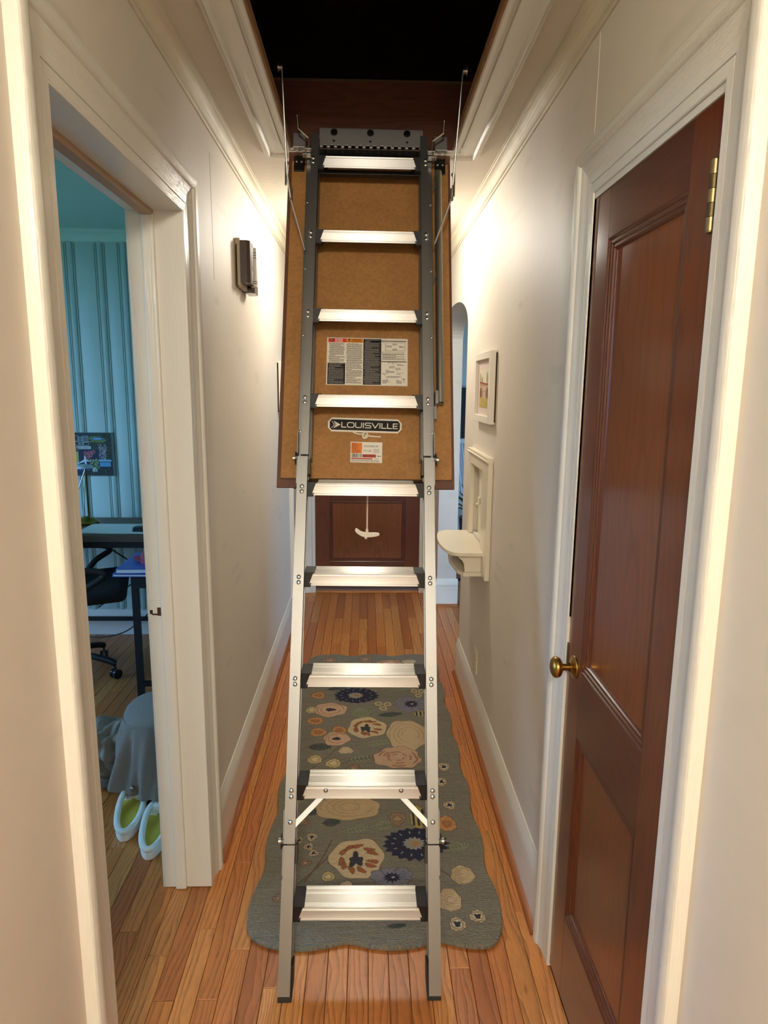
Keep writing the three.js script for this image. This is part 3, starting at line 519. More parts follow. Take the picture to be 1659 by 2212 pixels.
// hinge bracket across the top, its bolts and knuckles, side hinges
{
  const br = new THREE.Group(); br.name = 'hinge_bracket'; ladder.add(br);
  obj('upper_plate', [lbox(-0.176, 0.186, 2.664, 2.704, -0.064, -0.060, 0.001), lbox(-0.176, 0.186, 2.700, 2.704, -0.150, -0.060, 0.001)], plateSteel, br);
  obj('lower_plate', [lbox(-0.174, 0.184, 2.632, 2.666, -0.0585, -0.055, 0.001), ...[...Array(15)].map((_, k) => lbox(-0.174 + k * 0.0247, -0.162 + k * 0.0247, 2.622, 2.634, -0.062, -0.052, 0.003))], plateSteel, br);
  for (const x of [-0.125, 0.002, 0.13]) { obj('bracket_bolt', [fix(new THREE.CylinderGeometry(0.0115, 0.0125, 0.006, 20).rotateX(Math.PI / 2).translate(x, 2.685, -0.0575)), fix(new THREE.CylinderGeometry(0.0055, 0.0055, 0.010, 6).rotateX(Math.PI / 2).translate(x, 2.685, -0.0555))], darkSteel, br); obj('bracket_hole', fix(new THREE.CylinderGeometry(0.004, 0.004, 0.002, 12).rotateX(Math.PI / 2).translate(x, 2.648, -0.0547)), blackPlastic, br); }
  obj('lower_leaf', lbox(-0.182, 0.19, 2.585, 2.624, -0.0700, -0.066, 0.001), darkSteel, br);
  for (const s of [-1, 1]) {
    const sh = new THREE.Group(); sh.name = 'side_hinge'; ladder.add(sh);
    const x0 = s > 0 ? 0.232 : -0.272, x1 = x0 + 0.044;
    obj('upper_leaf', [lbox(x0, x1, 2.664, 2.715, -0.105, -0.101, 0.001), lbox(x0, x1, 2.655, 2.664, -0.105, -0.097, 0.002), lbox(x0 + 0.01, x0 + 0.022, 2.640, 2.656, -0.106, -0.099, 0.003), lbox(x0 + 0.032, x0 + 0.042, 2.640, 2.656, -0.106, -0.099, 0.003)], plateSteel, sh);
    obj('lower_leaf', lbox(x0 + 0.002, x1 - 0.004, 2.585, 2.646, MZ - 0.0035, MZ + 0.006, 0.001), darkSteel, sh);
    obj('leaf_screw', [0.012, 0.03].map(e => fix(new THREE.SphereGeometry(0.0045, 10, 6).scale(1, 1, 0.5).translate(x0 + e, 2.622, MZ + 0.006))), steel, sh);
    obj('rail_bracket', [lbox(s > 0 ? half(2.5) - 0.004 : -half(2.5) - 0.024, s > 0 ? half(2.5) + 0.024 : -half(2.5) + 0.004, 2.574, 2.580, -0.05, -0.03, 0.001), lbox(s > 0 ? half(2.5) - 0.004 : -half(2.5) - 0.018, s > 0 ? half(2.5) + 0.018 : -half(2.5) + 0.004, 2.596, 2.602, -0.05, -0.03, 0.001)], steel, sh);
  }
  obj('rail_bar', lbox(-0.18, 0.18, 2.520, 2.534, -0.075, -0.055, 0.001), darkSteel, ladder);
}
// hand rail on the right
{
  const hr = new THREE.Group(); hr.name = 'hand_rail'; ladder.add(hr);
  const tubeG = new THREE.LatheGeometry([[0.0105, 0], [0.0125, 0], [0.0125, 0.85], [0.0118, 0.853], [0.0105, 0.853], [0.0105, 0]].map(p => new THREE.Vector2(...p)), 24); tubeG.translate(0.2405, 1.707, -0.085);
  obj('grip_tube', tubeG, metal('#a8a79c', 0.4), hr);
  obj('tube_plug', fix(new THREE.CylinderGeometry(0.0108, 0.0108, 0.02, 18).translate(0.2405, 1.722, -0.085)), blackPlastic, hr);
  obj('grip_bracket', polyRod([L3(0.226, 2.53, -0.08), L3(0.2265, 2.50, -0.083), L3(0.211, 2.47, -0.085), L3(0.208, 2.28, -0.085)], 0.0024), steel, hr);
  obj('grip_bracket', polyRod([L3(0.228, 2.17, -0.083), L3(0.210, 2.10, -0.085)], 0.0024), steel, hr);
  obj('grip_clamp', [lbox(0.208, 0.23, 1.655, 1.70, -0.1, -0.096, 0.001), lbox(0.222, 0.234, 1.70, 1.745, -0.1, -0.07, 0.002)], aluminium, hr);
}
// spring arms from the hatch frame down to the rails, in world space turned into the ladder's frame
ladder.updateMatrixWorld(true);
const toLadder = v => ladder.worldToLocal(v.clone());
for (const s of [-1, 1]) {
  const arm = new THREE.Group(); arm.name = 'spring_arm'; ladder.add(arm);
  const pts = s < 0 ? [P(-0.262, 2.556, 2.265), P(-0.256, 2.269, 2.31), P(-0.248, 2.199, 2.33), P(-0.209, 2.054, 2.385)] : [P(0.289, 2.554, 2.265), P(0.272, 2.243, 2.31), P(0.271, 2.206, 2.33), P(0.224, 2.08, 2.385)];
  const q = pts.map(toLadder);
  obj('upper_rod', [rod(q[0], q[1], 0.0030, 10), rod(q[1].clone().add(L3(0.006 * s, 0.04, 0)), q[1].clone().add(L3(0.003 * s, -0.04, 0)), 0.0032, 10), fix(new THREE.SphereGeometry(0.0058, 10, 8).translate(q[1].x, q[1].y + 0.035, q[1].z + 0.003))], steel, arm);
  obj('coupling', lbox(q[2].x - 0.006, q[2].x + 0.006, q[2].y - 0.004, q[2].y + 0.036, q[2].z - 0.005, q[2].z + 0.005, 0.001), metal('#9a947f', 0.5), arm);
  obj('lower_rod', polyRod([q[1], q[2], q[3]], 0.0032), steel, arm);
  const hook = (s < 0 ? [P(-0.243, 2.518, 2.53), P(-0.240, 2.478, 2.53), P(-0.204, 2.448, 2.53), P(-0.200, 2.395, 2.52)] : [P(0.263, 2.509, 2.53), P(0.261, 2.471, 2.53), P(0.223, 2.445, 2.53), P(0.219, 2.395, 2.52)]).map(toLadder);
  obj('latch_rod', [...polyRod(hook, 0.0034), fix(new THREE.SphereGeometry(0.0042, 10, 8).translate(...hook[0].toArray()))], metal('#b9b096', 0.4), arm);
  const pv = toLadder(P(s < 0 ? -0.266 : 0.295, 2.556, 2.265));
  obj('pivot', [fix(new THREE.CylinderGeometry(0.009, 0.009, 0.012, 14).rotateZ(Math.PI / 2).translate(pv.x, pv.y, pv.z)), fix(new THREE.CylinderGeometry(0.013, 0.013, 0.003, 14).rotateZ(Math.PI / 2).translate(pv.x + s * 0.006, pv.y, pv.z))], steel, arm);
}

// ================================================================ PULL CORD
{
  const cordMat = std('#e8dfc8', 0.85), g = thing('pull_cord', 'white pull cord with a curved handle knotted through the hatch panel', 'cord', P(0, 0, 0));
  ladder.updateMatrixWorld(true);
  const onPanel = (x, u, n) => ladder.localToWorld(L3(x, u, MZ + n));
  const kx = -0.006, ku = 1.606;
  obj('knot', [tube([[-0.038, 0.011, 0.006], [-0.03, 0.007, 0.006], [-0.018, 0.004, 0.007], [-0.008, 0.004, 0.010], [0.004, 0.009, 0.010], [0.009, 0.002, 0.012], [0.001, -0.008, 0.010], [-0.006, -0.002, 0.013], [0.0, 0.007, 0.015], [0.010, 0.004, 0.008], [0.008, -0.006, 0.006], [-0.003, -0.010, 0.007], [-0.007, 0.002, 0.006], [0.006, 0.0, 0.007], [0.012, -0.001, 0.004], [0.03, -0.002, 0.003], [0.052, -0.003, 0.003]].map(p => onPanel(kx + p[0], ku + p[1], p[2])), 0.0027, 160, 10),
    tube([[0.050, -0.003, 0.003], [0.0535, -0.003, 0.003]].map(p => onPanel(kx + p[0], ku + p[1], p[2])), 0.0036, 4, 10)], cordMat, g);
  const hole = ladder.localToWorld(L3(0.004, 1.5, -0.17));
  const bot = new THREE.Vector3(0.002, 1.105, -2.285);
  obj('cord', tube([hole, hole.clone().add(new THREE.Vector3(0, -0.02, -0.012)), new THREE.Vector3(0.003, 1.30, -2.295), new THREE.Vector3(0.0025, 1.2, -2.287), bot], 0.0026, 60, 10), cordMat, g);
  const sh = [[-0.040, 0.015], [-0.036, 0.0185], [-0.02, 0.008], [0.0, 0.004], [0.02, 0.004], [0.036, 0.0035], [0.041, 0.001], [0.040, -0.003], [0.03, -0.0065], [0.01, -0.009], [-0.012, -0.008], [-0.028, 0.0], [-0.038, 0.009]].map(p => new THREE.Vector2(p[0], p[1]));
  obj('handle', [fix(new THREE.ExtrudeGeometry(new THREE.Shape(new THREE.SplineCurve([...sh, sh[0]]).getPoints(60)), { depth: 0.006, bevelEnabled: true, bevelSize: 0.0016, bevelThickness: 0.003, bevelSegments: 3 }).translate(bot.x, bot.y, bot.z - 0.003)), fix(new THREE.SphereGeometry(0.0052, 12, 8).translate(bot.x - 0.004, bot.y - 0.013, bot.z)), fix(new THREE.CylinderGeometry(0.0042, 0.0052, 0.012, 12).translate(bot.x, bot.y + 0.012, bot.z))], std('#efe9da', 0.45), g);
}
// ================================================================ RUG
{
  const X0 = -0.40, X1 = 0.46, D0 = 1.62, D1 = 3.94, FL = [['or',-0.248,3.313,0.035,0.038],['navy',-0.049,3.311,0.119,0.093],['ring',-0.176,3.153,0.081,0.074],['clus',0.088,3.195,0.045,0.050],['clus',0.276,3.342,0.039,0.054],['lav',0.233,3.212,0.087,0.082],['or',-0.243,3.037,0.039,0.036],['or',-0.221,2.928,0.039,0.039],['or',-0.125,2.945,0.034,0.040],['ring',-0.134,2.868,0.061,0.062],['rust',0.006,2.972,0.092,0.099],['cream',0.194,2.901,0.098,0.140],['peony',0.140,2.706,0.103,0.088],['sm',-0.088,2.766,0.033,0.030],['yel',-0.220,2.693,0.032,0.035],['yel',-0.138,2.661,0.033,0.035],['wring',0.334,2.630,0.024,0.031],['wring',0.312,2.519,0.021,0.030],['wring',0.326,2.361,0.024,0.026],['tan',-0.069,2.355,0.125,0.085],['leaf',-0.022,3.118,0.048,0.087],['leaf',0.058,2.830,0.081,0.037],['dleaf',-0.205,2.797,0.051,0.051],['leafm',-0.022,2.695,0.067,0.053],['str',0.271,3.107,0.032,0.031],['str',0.198,2.287,0.030,0.070],['rosy',0.139,3.738,0.076,0.043],['sm',0.254,3.749,0.043,0.034],['brn',-0.214,3.775,0.043,0.044],['brn',-0.004,3.787,0.039,0.044],['dleaf',-0.179,2.330,0.056,0.030],['dleaf',-0.126,2.261,0.033,0.039],['brn',-0.232,2.272,0.021,0.029],['leaf',-0.032,2.218,0.056,0.028],['leaf',0.069,2.240,0.045,0.040],['navy',0.178,2.139,0.118,0.090],['rust',-0.027,2.067,0.094,0.101],['lav',0.089,1.972,0.069,0.049],['wring',-0.192,2.179,0.019,0.022],['wring',-0.199,2.127,0.018,0.019],['wring',-0.179,2.093,0.018,0.017],['wring',-0.236,2.162,0.015,0.020],['brn',-0.203,2.045,0.019,0.018],['yel',-0.122,1.978,0.022,0.023],['or',0.303,2.248,0.033,0.046],['cream',0.323,1.980,0.040,0.044],['cream',0.267,1.869,0.038,0.050],['wring',0.279,1.771,0.025,0.028],['wring',0.345,1.801,0.025,0.025],['sm',-0.060,1.944,0.021,0.013],['dleaf',0.094,1.767,0.029,0.016],['brn',-0.275,1.884,0.015,0.017]];
  const pts = [], sc = (t, pitch, amp) => amp * Math.pow(Math.abs(Math.sin(Math.PI * t / pitch)), 0.75);
  const xl = -0.322, xr = 0.394, df = 1.722, db = 3.83, N = 90;
  const bow = t => 0.022 * Math.exp(-t / 0.25);                         // the front end flares a little
  for (let i = 0; i < N; i++) { const t = (xr - xl) * i / N; pts.push([xl + t, df - sc(t, (xr - xl) / 2.66 * 1.0, 0.034)]); }
  for (let i = 0; i < N * 2; i++) { const t = (db - df) * i / (N * 2); pts.push([xr + sc(t, (db - df) / 7, 0.026) + bow(t) * 0.4, df + t]); }
  for (let i = 0; i < N; i++) { const t = (xr - xl) * i / N; pts.push([xr - t, db + sc(t, (xr - xl) / 3, 0.04)]); }
  for (let i = 0; i < N * 2; i++) { const t = (db - df) * i / (N * 2); pts.push([xl - sc(t, (db - df) / 7, 0.026) - bow(db - df - t), db - t]); }
  // round the corners off by smoothing the outline
  let o = pts; for (let k = 0; k < 14; k++) o = o.map((p, i) => { const a = o[(i + o.length - 1) % o.length], b = o[(i + 1) % o.length]; return [(a[0] + 2 * p[0] + b[0]) / 4, (a[1] + 2 * p[1] + b[1]) / 4]; });
  const geo = fix(new THREE.ExtrudeGeometry(shapeOf(o), { depth: 0.007, bevelEnabled: true, bevelThickness: 0.004, bevelSize: 0.004, bevelOffset: -0.004, bevelSegments: 3 }).rotateX(-Math.PI / 2).translate(0, 0.0042, 0));
  const p = geo.attributes.position, uv = geo.attributes.uv; for (let i = 0; i < p.count; i++) uv.setXY(i, (p.getX(i) - X0) / (X1 - X0), (-p.getZ(i) - D0) / (D1 - D0));
  const PW = 750, PH = Math.round(PW * (D1 - D0) / (X1 - X0));
  const tex = canvasTex(PW, PH, (c, w, h) => {
    const r = rng(99), S = w / (X1 - X0), X = x => (x - X0) * S, Y = d => h - (d - D0) * S;
    const blob = (x, y, rx, ry, col, wob = 0.12, n = 9) => { c.fillStyle = col; c.beginPath(); const ph = r() * 6; for (let i = 0; i <= 48; i++) { const t = i / 48 * Math.PI * 2, k = 1 + wob * Math.sin(n * t + ph) * 0.5 + wob * 0.5 * Math.sin(3 * t + ph * 2); c[i ? 'lineTo' : 'moveTo'](x + rx * k * Math.cos(t), y + ry * k * Math.sin(t)); } c.fill(); c.strokeStyle = 'rgba(66,54,42,0.5)'; c.lineWidth = 2.5; c.stroke(); };
    const spiky = (x, y, rx, ry, col, n, inn = 0.72) => { c.fillStyle = col; c.beginPath(); for (let i = 0; i < n * 2; i++) { const t = i / (n * 2) * Math.PI * 2, k = i % 2 ? inn + 0.06 * r() : 0.92 + 0.14 * r(); c[i ? 'lineTo' : 'moveTo'](x + rx * k * Math.cos(t), y + ry * k * Math.sin(t)); } c.fill(); };
    const leaf = (x, y, rx, ry, col, rib, a) => { c.save(); c.translate(x, y); c.rotate(a); c.fillStyle = col; c.beginPath(); c.moveTo(-rx, 0); c.quadraticCurveTo(0, -ry * 1.5, rx, 0); c.quadraticCurveTo(0, ry * 1.5, -rx, 0); c.fill(); c.strokeStyle = rib; c.lineWidth = 2.2; c.beginPath(); c.moveTo(-rx, 0); c.lineTo(rx, 0); for (let k = -3; k <= 3; k++) { c.moveTo(k * rx / 4, 0); c.lineTo(k * rx / 4 + rx * 0.16, -ry * 0.5); c.moveTo(k * rx / 4, 0); c.lineTo(k * rx / 4 + rx * 0.16, ry * 0.5); } c.stroke(); c.restore(); };
    c.fillStyle = '#767163'; c.fillRect(0, 0, w, h);
    for (let k = 0; k < 1500; k++) { const v = r(); c.fillStyle = v < 0.4 ? 'rgba(98,98,88,0.4)' : v < 0.75 ? 'rgba(136,130,112,0.34)' : 'rgba(90,84,68,0.36)'; c.fillRect(r() * w, r() * h, 20 + r() * 70, 2 + r() * 2.5); }
    c.fillStyle = 'rgba(112,132,142,0.32)'; for (let k = 0; k < 260; k++) c.fillRect(r() * w, h - Math.pow(r(), 1.5) * 120, 16 + r() * 50, 3);
    c.strokeStyle = '#5d4a38'; c.lineWidth = 4; for (const [x0, d0, x1, d1] of [[-0.27, 1.88, -0.1, 2.12], [-0.2, 1.95, -0.12, 2.16], [-0.23, 2.62, -0.1, 2.84], [-0.1, 2.66, 0.1, 2.74], [0.3, 1.95, 0.2, 2.05]]) { c.beginPath(); c.moveTo(X(x0), Y(d0)); c.quadraticCurveTo(X((x0 + x1) / 2) + 14, Y((d0 + d1) / 2), X(x1), Y(d1)); c.stroke(); }
    const order = { leaf: 0, leafm: 0, dleaf: 0, brn: 1, str: 1 };
    const list = [...FL, ['navy', 0.02, 3.52, 0.1, 0.09], ['ring', -0.2, 3.55, 0.07, 0.07], ['cream', 0.28, 3.56, 0.08, 0.09], ['leaf', -0.1, 3.68, 0.07, 0.05], ['leaf', 0.2, 2.47, 0.08, 0.05], ['peony', -0.17, 2.5, 0.08, 0.07], ['or', 0.1, 2.55, 0.035, 0.04], ['yel', -0.27, 3.15, 0.03, 0.035], ['leaf', -0.05, 1.88, 0.06, 0.03], ['leaf', 0.33, 2.12, 0.05, 0.03], ['leaf', -0.27, 2.4, 0.05, 0.04], ['dleaf', 0.12, 3.1, 0.06, 0.04], ['leaf', 0.3, 2.75, 0.06, 0.04], ['brn', 0.12, 2.28, 0.03, 0.04], ['leafm', -0.1, 2.55, 0.07, 0.04], ['leaf', 0.2, 3.4, 0.06, 0.05], ['dleaf', -0.15, 3.4, 0.06, 0.04], ['brn', -0.05, 2.62, 0.03, 0.03]].sort((a, b) => (order[a[0]] ?? 2) - (order[b[0]] ?? 2));
    for (const [k, x, d, rx0, ry0] of list) {
      const cx = X(x), cy = Y(d), rx = Math.max(6, rx0 * S), ry = Math.max(6, ry0 * S);
      if (k === 'or') { blob(cx, cy, rx, ry, '#b98350', 0.14); blob(cx, cy, rx * 0.5, ry * 0.4, '#a36a3c', 0.3); }
      else if (k === 'rosy') { blob(cx, cy, rx, ry, '#b08468', 0.14); blob(cx, cy, rx * 0.5, ry * 0.5, '#c7a285', 0.2); }
      else if (k === 'yel') { blob(cx, cy, rx, ry, '#b7a473'); blob(cx, cy, rx * 0.55, ry * 0.55, '#c7b68a', 0.2); }
      else if (k === 'sm') blob(cx, cy, rx, ry, '#bda988', 0.2);
      else if (k === 'brn') { blob(cx, cy, rx, ry, '#8a7058', 0.25); blob(cx, cy, rx * 0.5, ry * 0.4, '#a58a6c', 0.3); }
      else if (k === 'cream' || k === 'tan') { blob(cx, cy, rx, ry, k === 'tan' ? '#b79f78' : '#bda783', 0.09, 7); c.strokeStyle = '#a68d69'; c.lineWidth = 4; for (let q = 0.3; q < 0.95; q += 0.2) { c.beginPath(); c.ellipse(cx + rx * 0.06, cy, rx * q, ry * q, 0, r() * 3, r() * 3 + 4); c.stroke(); } }
      else if (k === 'ring') { blob(cx, cy, rx, ry, '#c2a183', 0.1, 6); c.strokeStyle = '#a27c5f'; c.lineWidth = 5; for (const q of [0.6, 0.82]) { c.beginPath(); c.ellipse(cx, cy, rx * q, ry * q, 0, r() * 3, r() * 3 + 4.6); c.stroke(); } blob(cx, cy, rx * 0.3, ry * 0.2, '#2b2b38', 0.3); }
      else if (k === 'peony') { blob(cx, cy, rx, ry, '#bd9c80', 0.12, 8); c.strokeStyle = '#94654c'; c.lineWidth = 6; for (let q = 0; q < 16; q++) { const t = r() * 6.3, m = 0.25 + r() * 0.6; c.beginPath(); c.ellipse(cx, cy, rx * m, ry * m, 0, t, t + 0.7); c.stroke(); } }
      else if (k === 'rust') { blob(cx, cy, rx, ry, '#c2ad89', 0.1, 6); for (let q = 0; q < 11; q++) { const t = q / 11 * 6.3 + r() * 0.4; c.save(); c.translate(cx + rx * 0.6 * Math.cos(t), cy + ry * 0.6 * Math.sin(t)); c.rotate(t * 0.6); blob(0, 0, rx * 0.2, ry * 0.085, '#9a5630', 0.3); c.restore(); } blob(cx - rx * 0.05, cy + ry * 0.1, rx * 0.24, ry * 0.3, '#31323c', 0.5, 5); }
      else if (k === 'navy') { spiky(cx, cy, rx, ry, '#1b1f38', 21, 0.84); c.fillStyle = '#8d8d86'; for (let q = 0; q < 14; q++) { const t = q / 14 * 6.283; c.save(); c.translate(cx + rx * 0.68 * Math.cos(t), cy + ry * 0.68 * Math.sin(t)); c.rotate(t); c.fillRect(-rx * 0.055, -2, rx * 0.11, 4.5); c.restore(); } spiky(cx - rx * 0.04, cy, rx * 0.37, ry * 0.42, '#8f8b82', 13, 0.7); spiky(cx, cy, rx * 0.16, ry * 0.17, '#a8763c', 7, 0.5); }
      else if (k === 'lav') { blob(cx, cy, rx, ry, '#767680', 0.16, 11); c.strokeStyle = '#61616e'; c.lineWidth = 3; for (let q = 0; q < 18; q++) { const t = r() * 6.3; c.beginPath(); c.moveTo(cx + rx * 0.5 * Math.cos(t), cy + ry * 0.5 * Math.sin(t)); c.lineTo(cx + rx * 0.9 * Math.cos(t + 0.1), cy + ry * 0.9 * Math.sin(t + 0.1)); c.stroke(); } spiky(cx, cy, rx * 0.5, ry * 0.55, '#1d2036', 12, 0.55); blob(cx + 3, cy, rx * 0.1, ry * 0.1, '#a79f8c', 0.2); }
      else if (k === 'clus') for (const [a, b] of [[-0.5, -0.4], [0.5, -0.3], [0, 0.6]]) { blob(cx + a * rx, cy + b * ry, rx * 0.5, ry * 0.5, '#b3a682', 0.1); blob(cx + a * rx, cy + b * ry, rx * 0.22, ry * 0.22, '#8c7c5a', 0.1); }
      else if (k === 'wring') { blob(cx, cy, rx, ry, '#b9a684', 0.14); blob(cx, cy, rx * 0.68, ry * 0.68, '#c9bda2', 0.14); blob(cx, cy, rx * 0.36, ry * 0.36, '#26242c', 0.4, 4); }
      else if (k === 'str') { blob(cx, cy, rx, ry, '#a89458', 0.1); c.fillStyle = '#22232f'; for (let q = -2; q <= 2; q += 2) c.fillRect(cx + q * rx * 0.3 - 3, cy - ry * 0.7, 7, ry * 1.4); }
      else leaf(cx, cy, rx * 1.05, ry * (k === 'leafm' ? 0.7 : 0.85), k === 'dleaf' ? '#4a5049' : '#7f8266', k === 'leaf' ? '#5c614f' : '#2c3038', k === 'dleaf' ? -0.5 + r() * 0.5 : -0.25);
    }
    for (let k = 0; k < 60000; k++) { const v = r(); c.fillStyle = v < 0.5 ? `rgba(20,20,18,${0.05 + 0.12 * r()})` : `rgba(235,225,200,${0.04 + 0.1 * r()})`; c.fillRect(r() * w, r() * h, 2 + r() * 5, 1.6); }
  });
  const pile = dataTex(512, 512, (u, v) => 0.55 * vnoise(u * 90, v * 210, 90, 210) + 0.45 * Math.pow(Math.abs(Math.sin(v * 512 * Math.PI / 9 + vnoise(u * 20, v * 30, 20, 30) * 5)), 0.6), false); pile.repeat.set(2, 6);
  const m = obj('runner_rug', geo, new THREE.MeshPhysicalMaterial({ map: tex, roughness: 0.95, bumpMap: pile, bumpScale: 0.006, sheen: 0.3, sheenRoughness: 0.7 }));
  tag(m, 'grey runner rug with scalloped edge and tufted flowers under the ladder', 'rug');
}

// ================================================================ ON THE HALL WALLS
{ // door chime
  const g = thing('door_chime', 'brown and beige door chime box high on the left wall', 'door chime', P(XL, 2.07, 2.85));
  const b = (x0, x1, y0, y1, a, c, r) => rbox(x0, x1, y0, y1, a, c, r, 3);
  obj('back_plate', [b(0, 0.012, -0.082, 0.074, -0.105, 0.11, 0.004), b(0, 0.02, -0.082, 0.094, -0.105, -0.082, 0.004), b(0, 0.02, -0.082, 0.094, -0.055, -0.03, 0.004), b(0.01, 0.022, -0.088, -0.068, -0.1, 0.07, 0.003)], std('#9c8f70', 0.45), g);
  const bar = (d0, d1, y0, y1, x) => { const c = (d0 + d1) / 2, w = (d1 - d0) / 2; const pr = [[0.012, -w], [x - 0.012, -w], [x, -w + 0.012], [x, w - 0.012], [x - 0.012, w], [0.012, w]]; return sweep(pr, 2, (i, a, q) => P(a, i ? y1 : y0, c + q)); };
  const brown = std('#2e1a10', 0.25, { clearcoat: 0.4 });
  obj('chime_cover', bar(-0.10, 0.0, -0.07, 0.086, 0.056), brown, g); obj('chime_cover', bar(0.03, 0.135, -0.092, 0.08, 0.05), brown, g);
  obj('tone_tube', fix(new THREE.CylinderGeometry(0.013, 0.013, 0.15, 18).translate(0.052, 0.004, -0.02)), std('#d9d5cd', 0.35), g);
  for (const y of [0.06, 0.05, 0.04, -0.05, -0.058]) obj('tube_ring', fix(new THREE.CylinderGeometry(0.0135, 0.0135, 0.003, 18).translate(0.052, y, -0.02)), std('#6a6660', 0.4), g);
  obj('emblem', [rbox(0.0555, 0.0575, -0.058, -0.02, -0.056, -0.044, 0.001)], metal('#8f8a80', 0.4), g);
}
{ // framed picture
  const g = thing('framed_picture', 'small white framed picture of trees and a plaza above the wall niche', 'picture', P(XR, 1.607, 2.99));
  const F = (a, b, y0, y1) => rbox(-0.027, -0.002, y0, y1, a, b, 0.0015);
  const fm = std('#e6e1d4', 0.4), H = 0.149, D = 0.21, t = 0.042;
  obj('frame_bar', F(-D, -D + t, -H, H), fm, g); obj('frame_bar', F(D - t, D, -H, H), fm, g); obj('frame_bar', F(-D + t, D - t, H - t * 0.7, H), fm, g); obj('frame_bar', F(-D + t, D - t, -H, -H + t * 0.7), fm, g);
  obj('backing', rbox(-0.006, 0, -H + 0.008, H - 0.008, -D - 0.0005, D - 0.01, 0.001), std('#3a2a1c', 0.8), g);
  obj('mat_board', box(-0.012, -0.010, -H + t * 0.7, H - t * 0.7, -D + t, D - t), std('#cbb9b0', 0.8), g);
  const pic = canvasTex(256, 256, (c, w, h) => {
    const r = rng(41); c.fillStyle = '#cfc6b4'; c.fillRect(0, 0, w, 110); c.fillStyle = '#b09a55'; c.fillRect(0, 170, w, 90); c.fillStyle = '#a5836a'; c.fillRect(0, 92, w, 90);
    for (const [x, a, b] of [[10, 20, 100], [60, 46, 95], [190, 16, 100], [232, 4, 100]]) { c.fillStyle = '#8d8a55'; c.beginPath(); c.ellipse(x, (a + b) / 2, 18, (b - a) / 2, 0, 0, 7); c.fill(); }
    c.fillStyle = '#8a3f28'; c.beginPath(); c.moveTo(0, 78); c.lineTo(256, 98); c.lineTo(256, 108); c.lineTo(0, 90); c.fill();
    for (let k = 0; k < 12; k++) { c.fillStyle = '#dccbb2'; c.fillRect(12 + k * 20, 104 + r() * 6, 5, 30); } for (const x of [30, 200]) { c.fillStyle = '#6d4a2e'; c.beginPath(); c.ellipse(x, 155, 26, 36, 0, 0, 7); c.fill(); }
    c.fillStyle = '#e3d4bd'; c.fillRect(118, 110, 8, 80); c.fillRect(104, 150, 6, 44); c.fillRect(136, 150, 6, 44); for (let k = 0; k < 40; k++) { c.fillStyle = r() < 0.5 ? '#6b4a26' : '#c7b06a'; c.fillRect(r() * w, 180 + r() * 70, 3 + r() * 9, 3 + r() * 6); }
  });
  const pg = fix(new THREE.PlaneGeometry(0.25, 0.165).rotateY(-Math.PI / 2).translate(-0.0125, -0.005, 0)); obj('print', pg, std('#ffffff', 0.6, { map: pic }), g);
}
{ // second picture, across the hall
  const g = thing('framed_picture', 'cream framed picture on the left wall mostly hidden behind the hatch panel', 'picture', P(XL, 1.6, 4.12)), fm = std('#e0d9c8', 0.4), H = 0.145, D = 0.2, t = 0.04;
  const F = (p, q, y0, y1) => rbox(0.004, 0.027, y0, y1, p, q, 0.0015);
  obj('frame_bar', F(-D, -D + t, -H, H), fm, g); obj('frame_bar', F(D - t, D, -H, H), fm, g); obj('frame_bar', F(-D + t, D - t, H - t * 0.7, H), fm, g); obj('frame_bar', F(-D + t, D - t, -H, -H + t * 0.7), fm, g);
  obj('backing', rbox(0, 0.009, -H + 0.004, H - 0.008, -D - 0.0005, D - 0.01, 0.001), std('#2a1e14', 0.8), g); obj('mat_board', box(0.010, 0.012, -H + t * 0.7, H - t * 0.7, -D + t, D - t), std('#cbb9b0', 0.8), g);
}
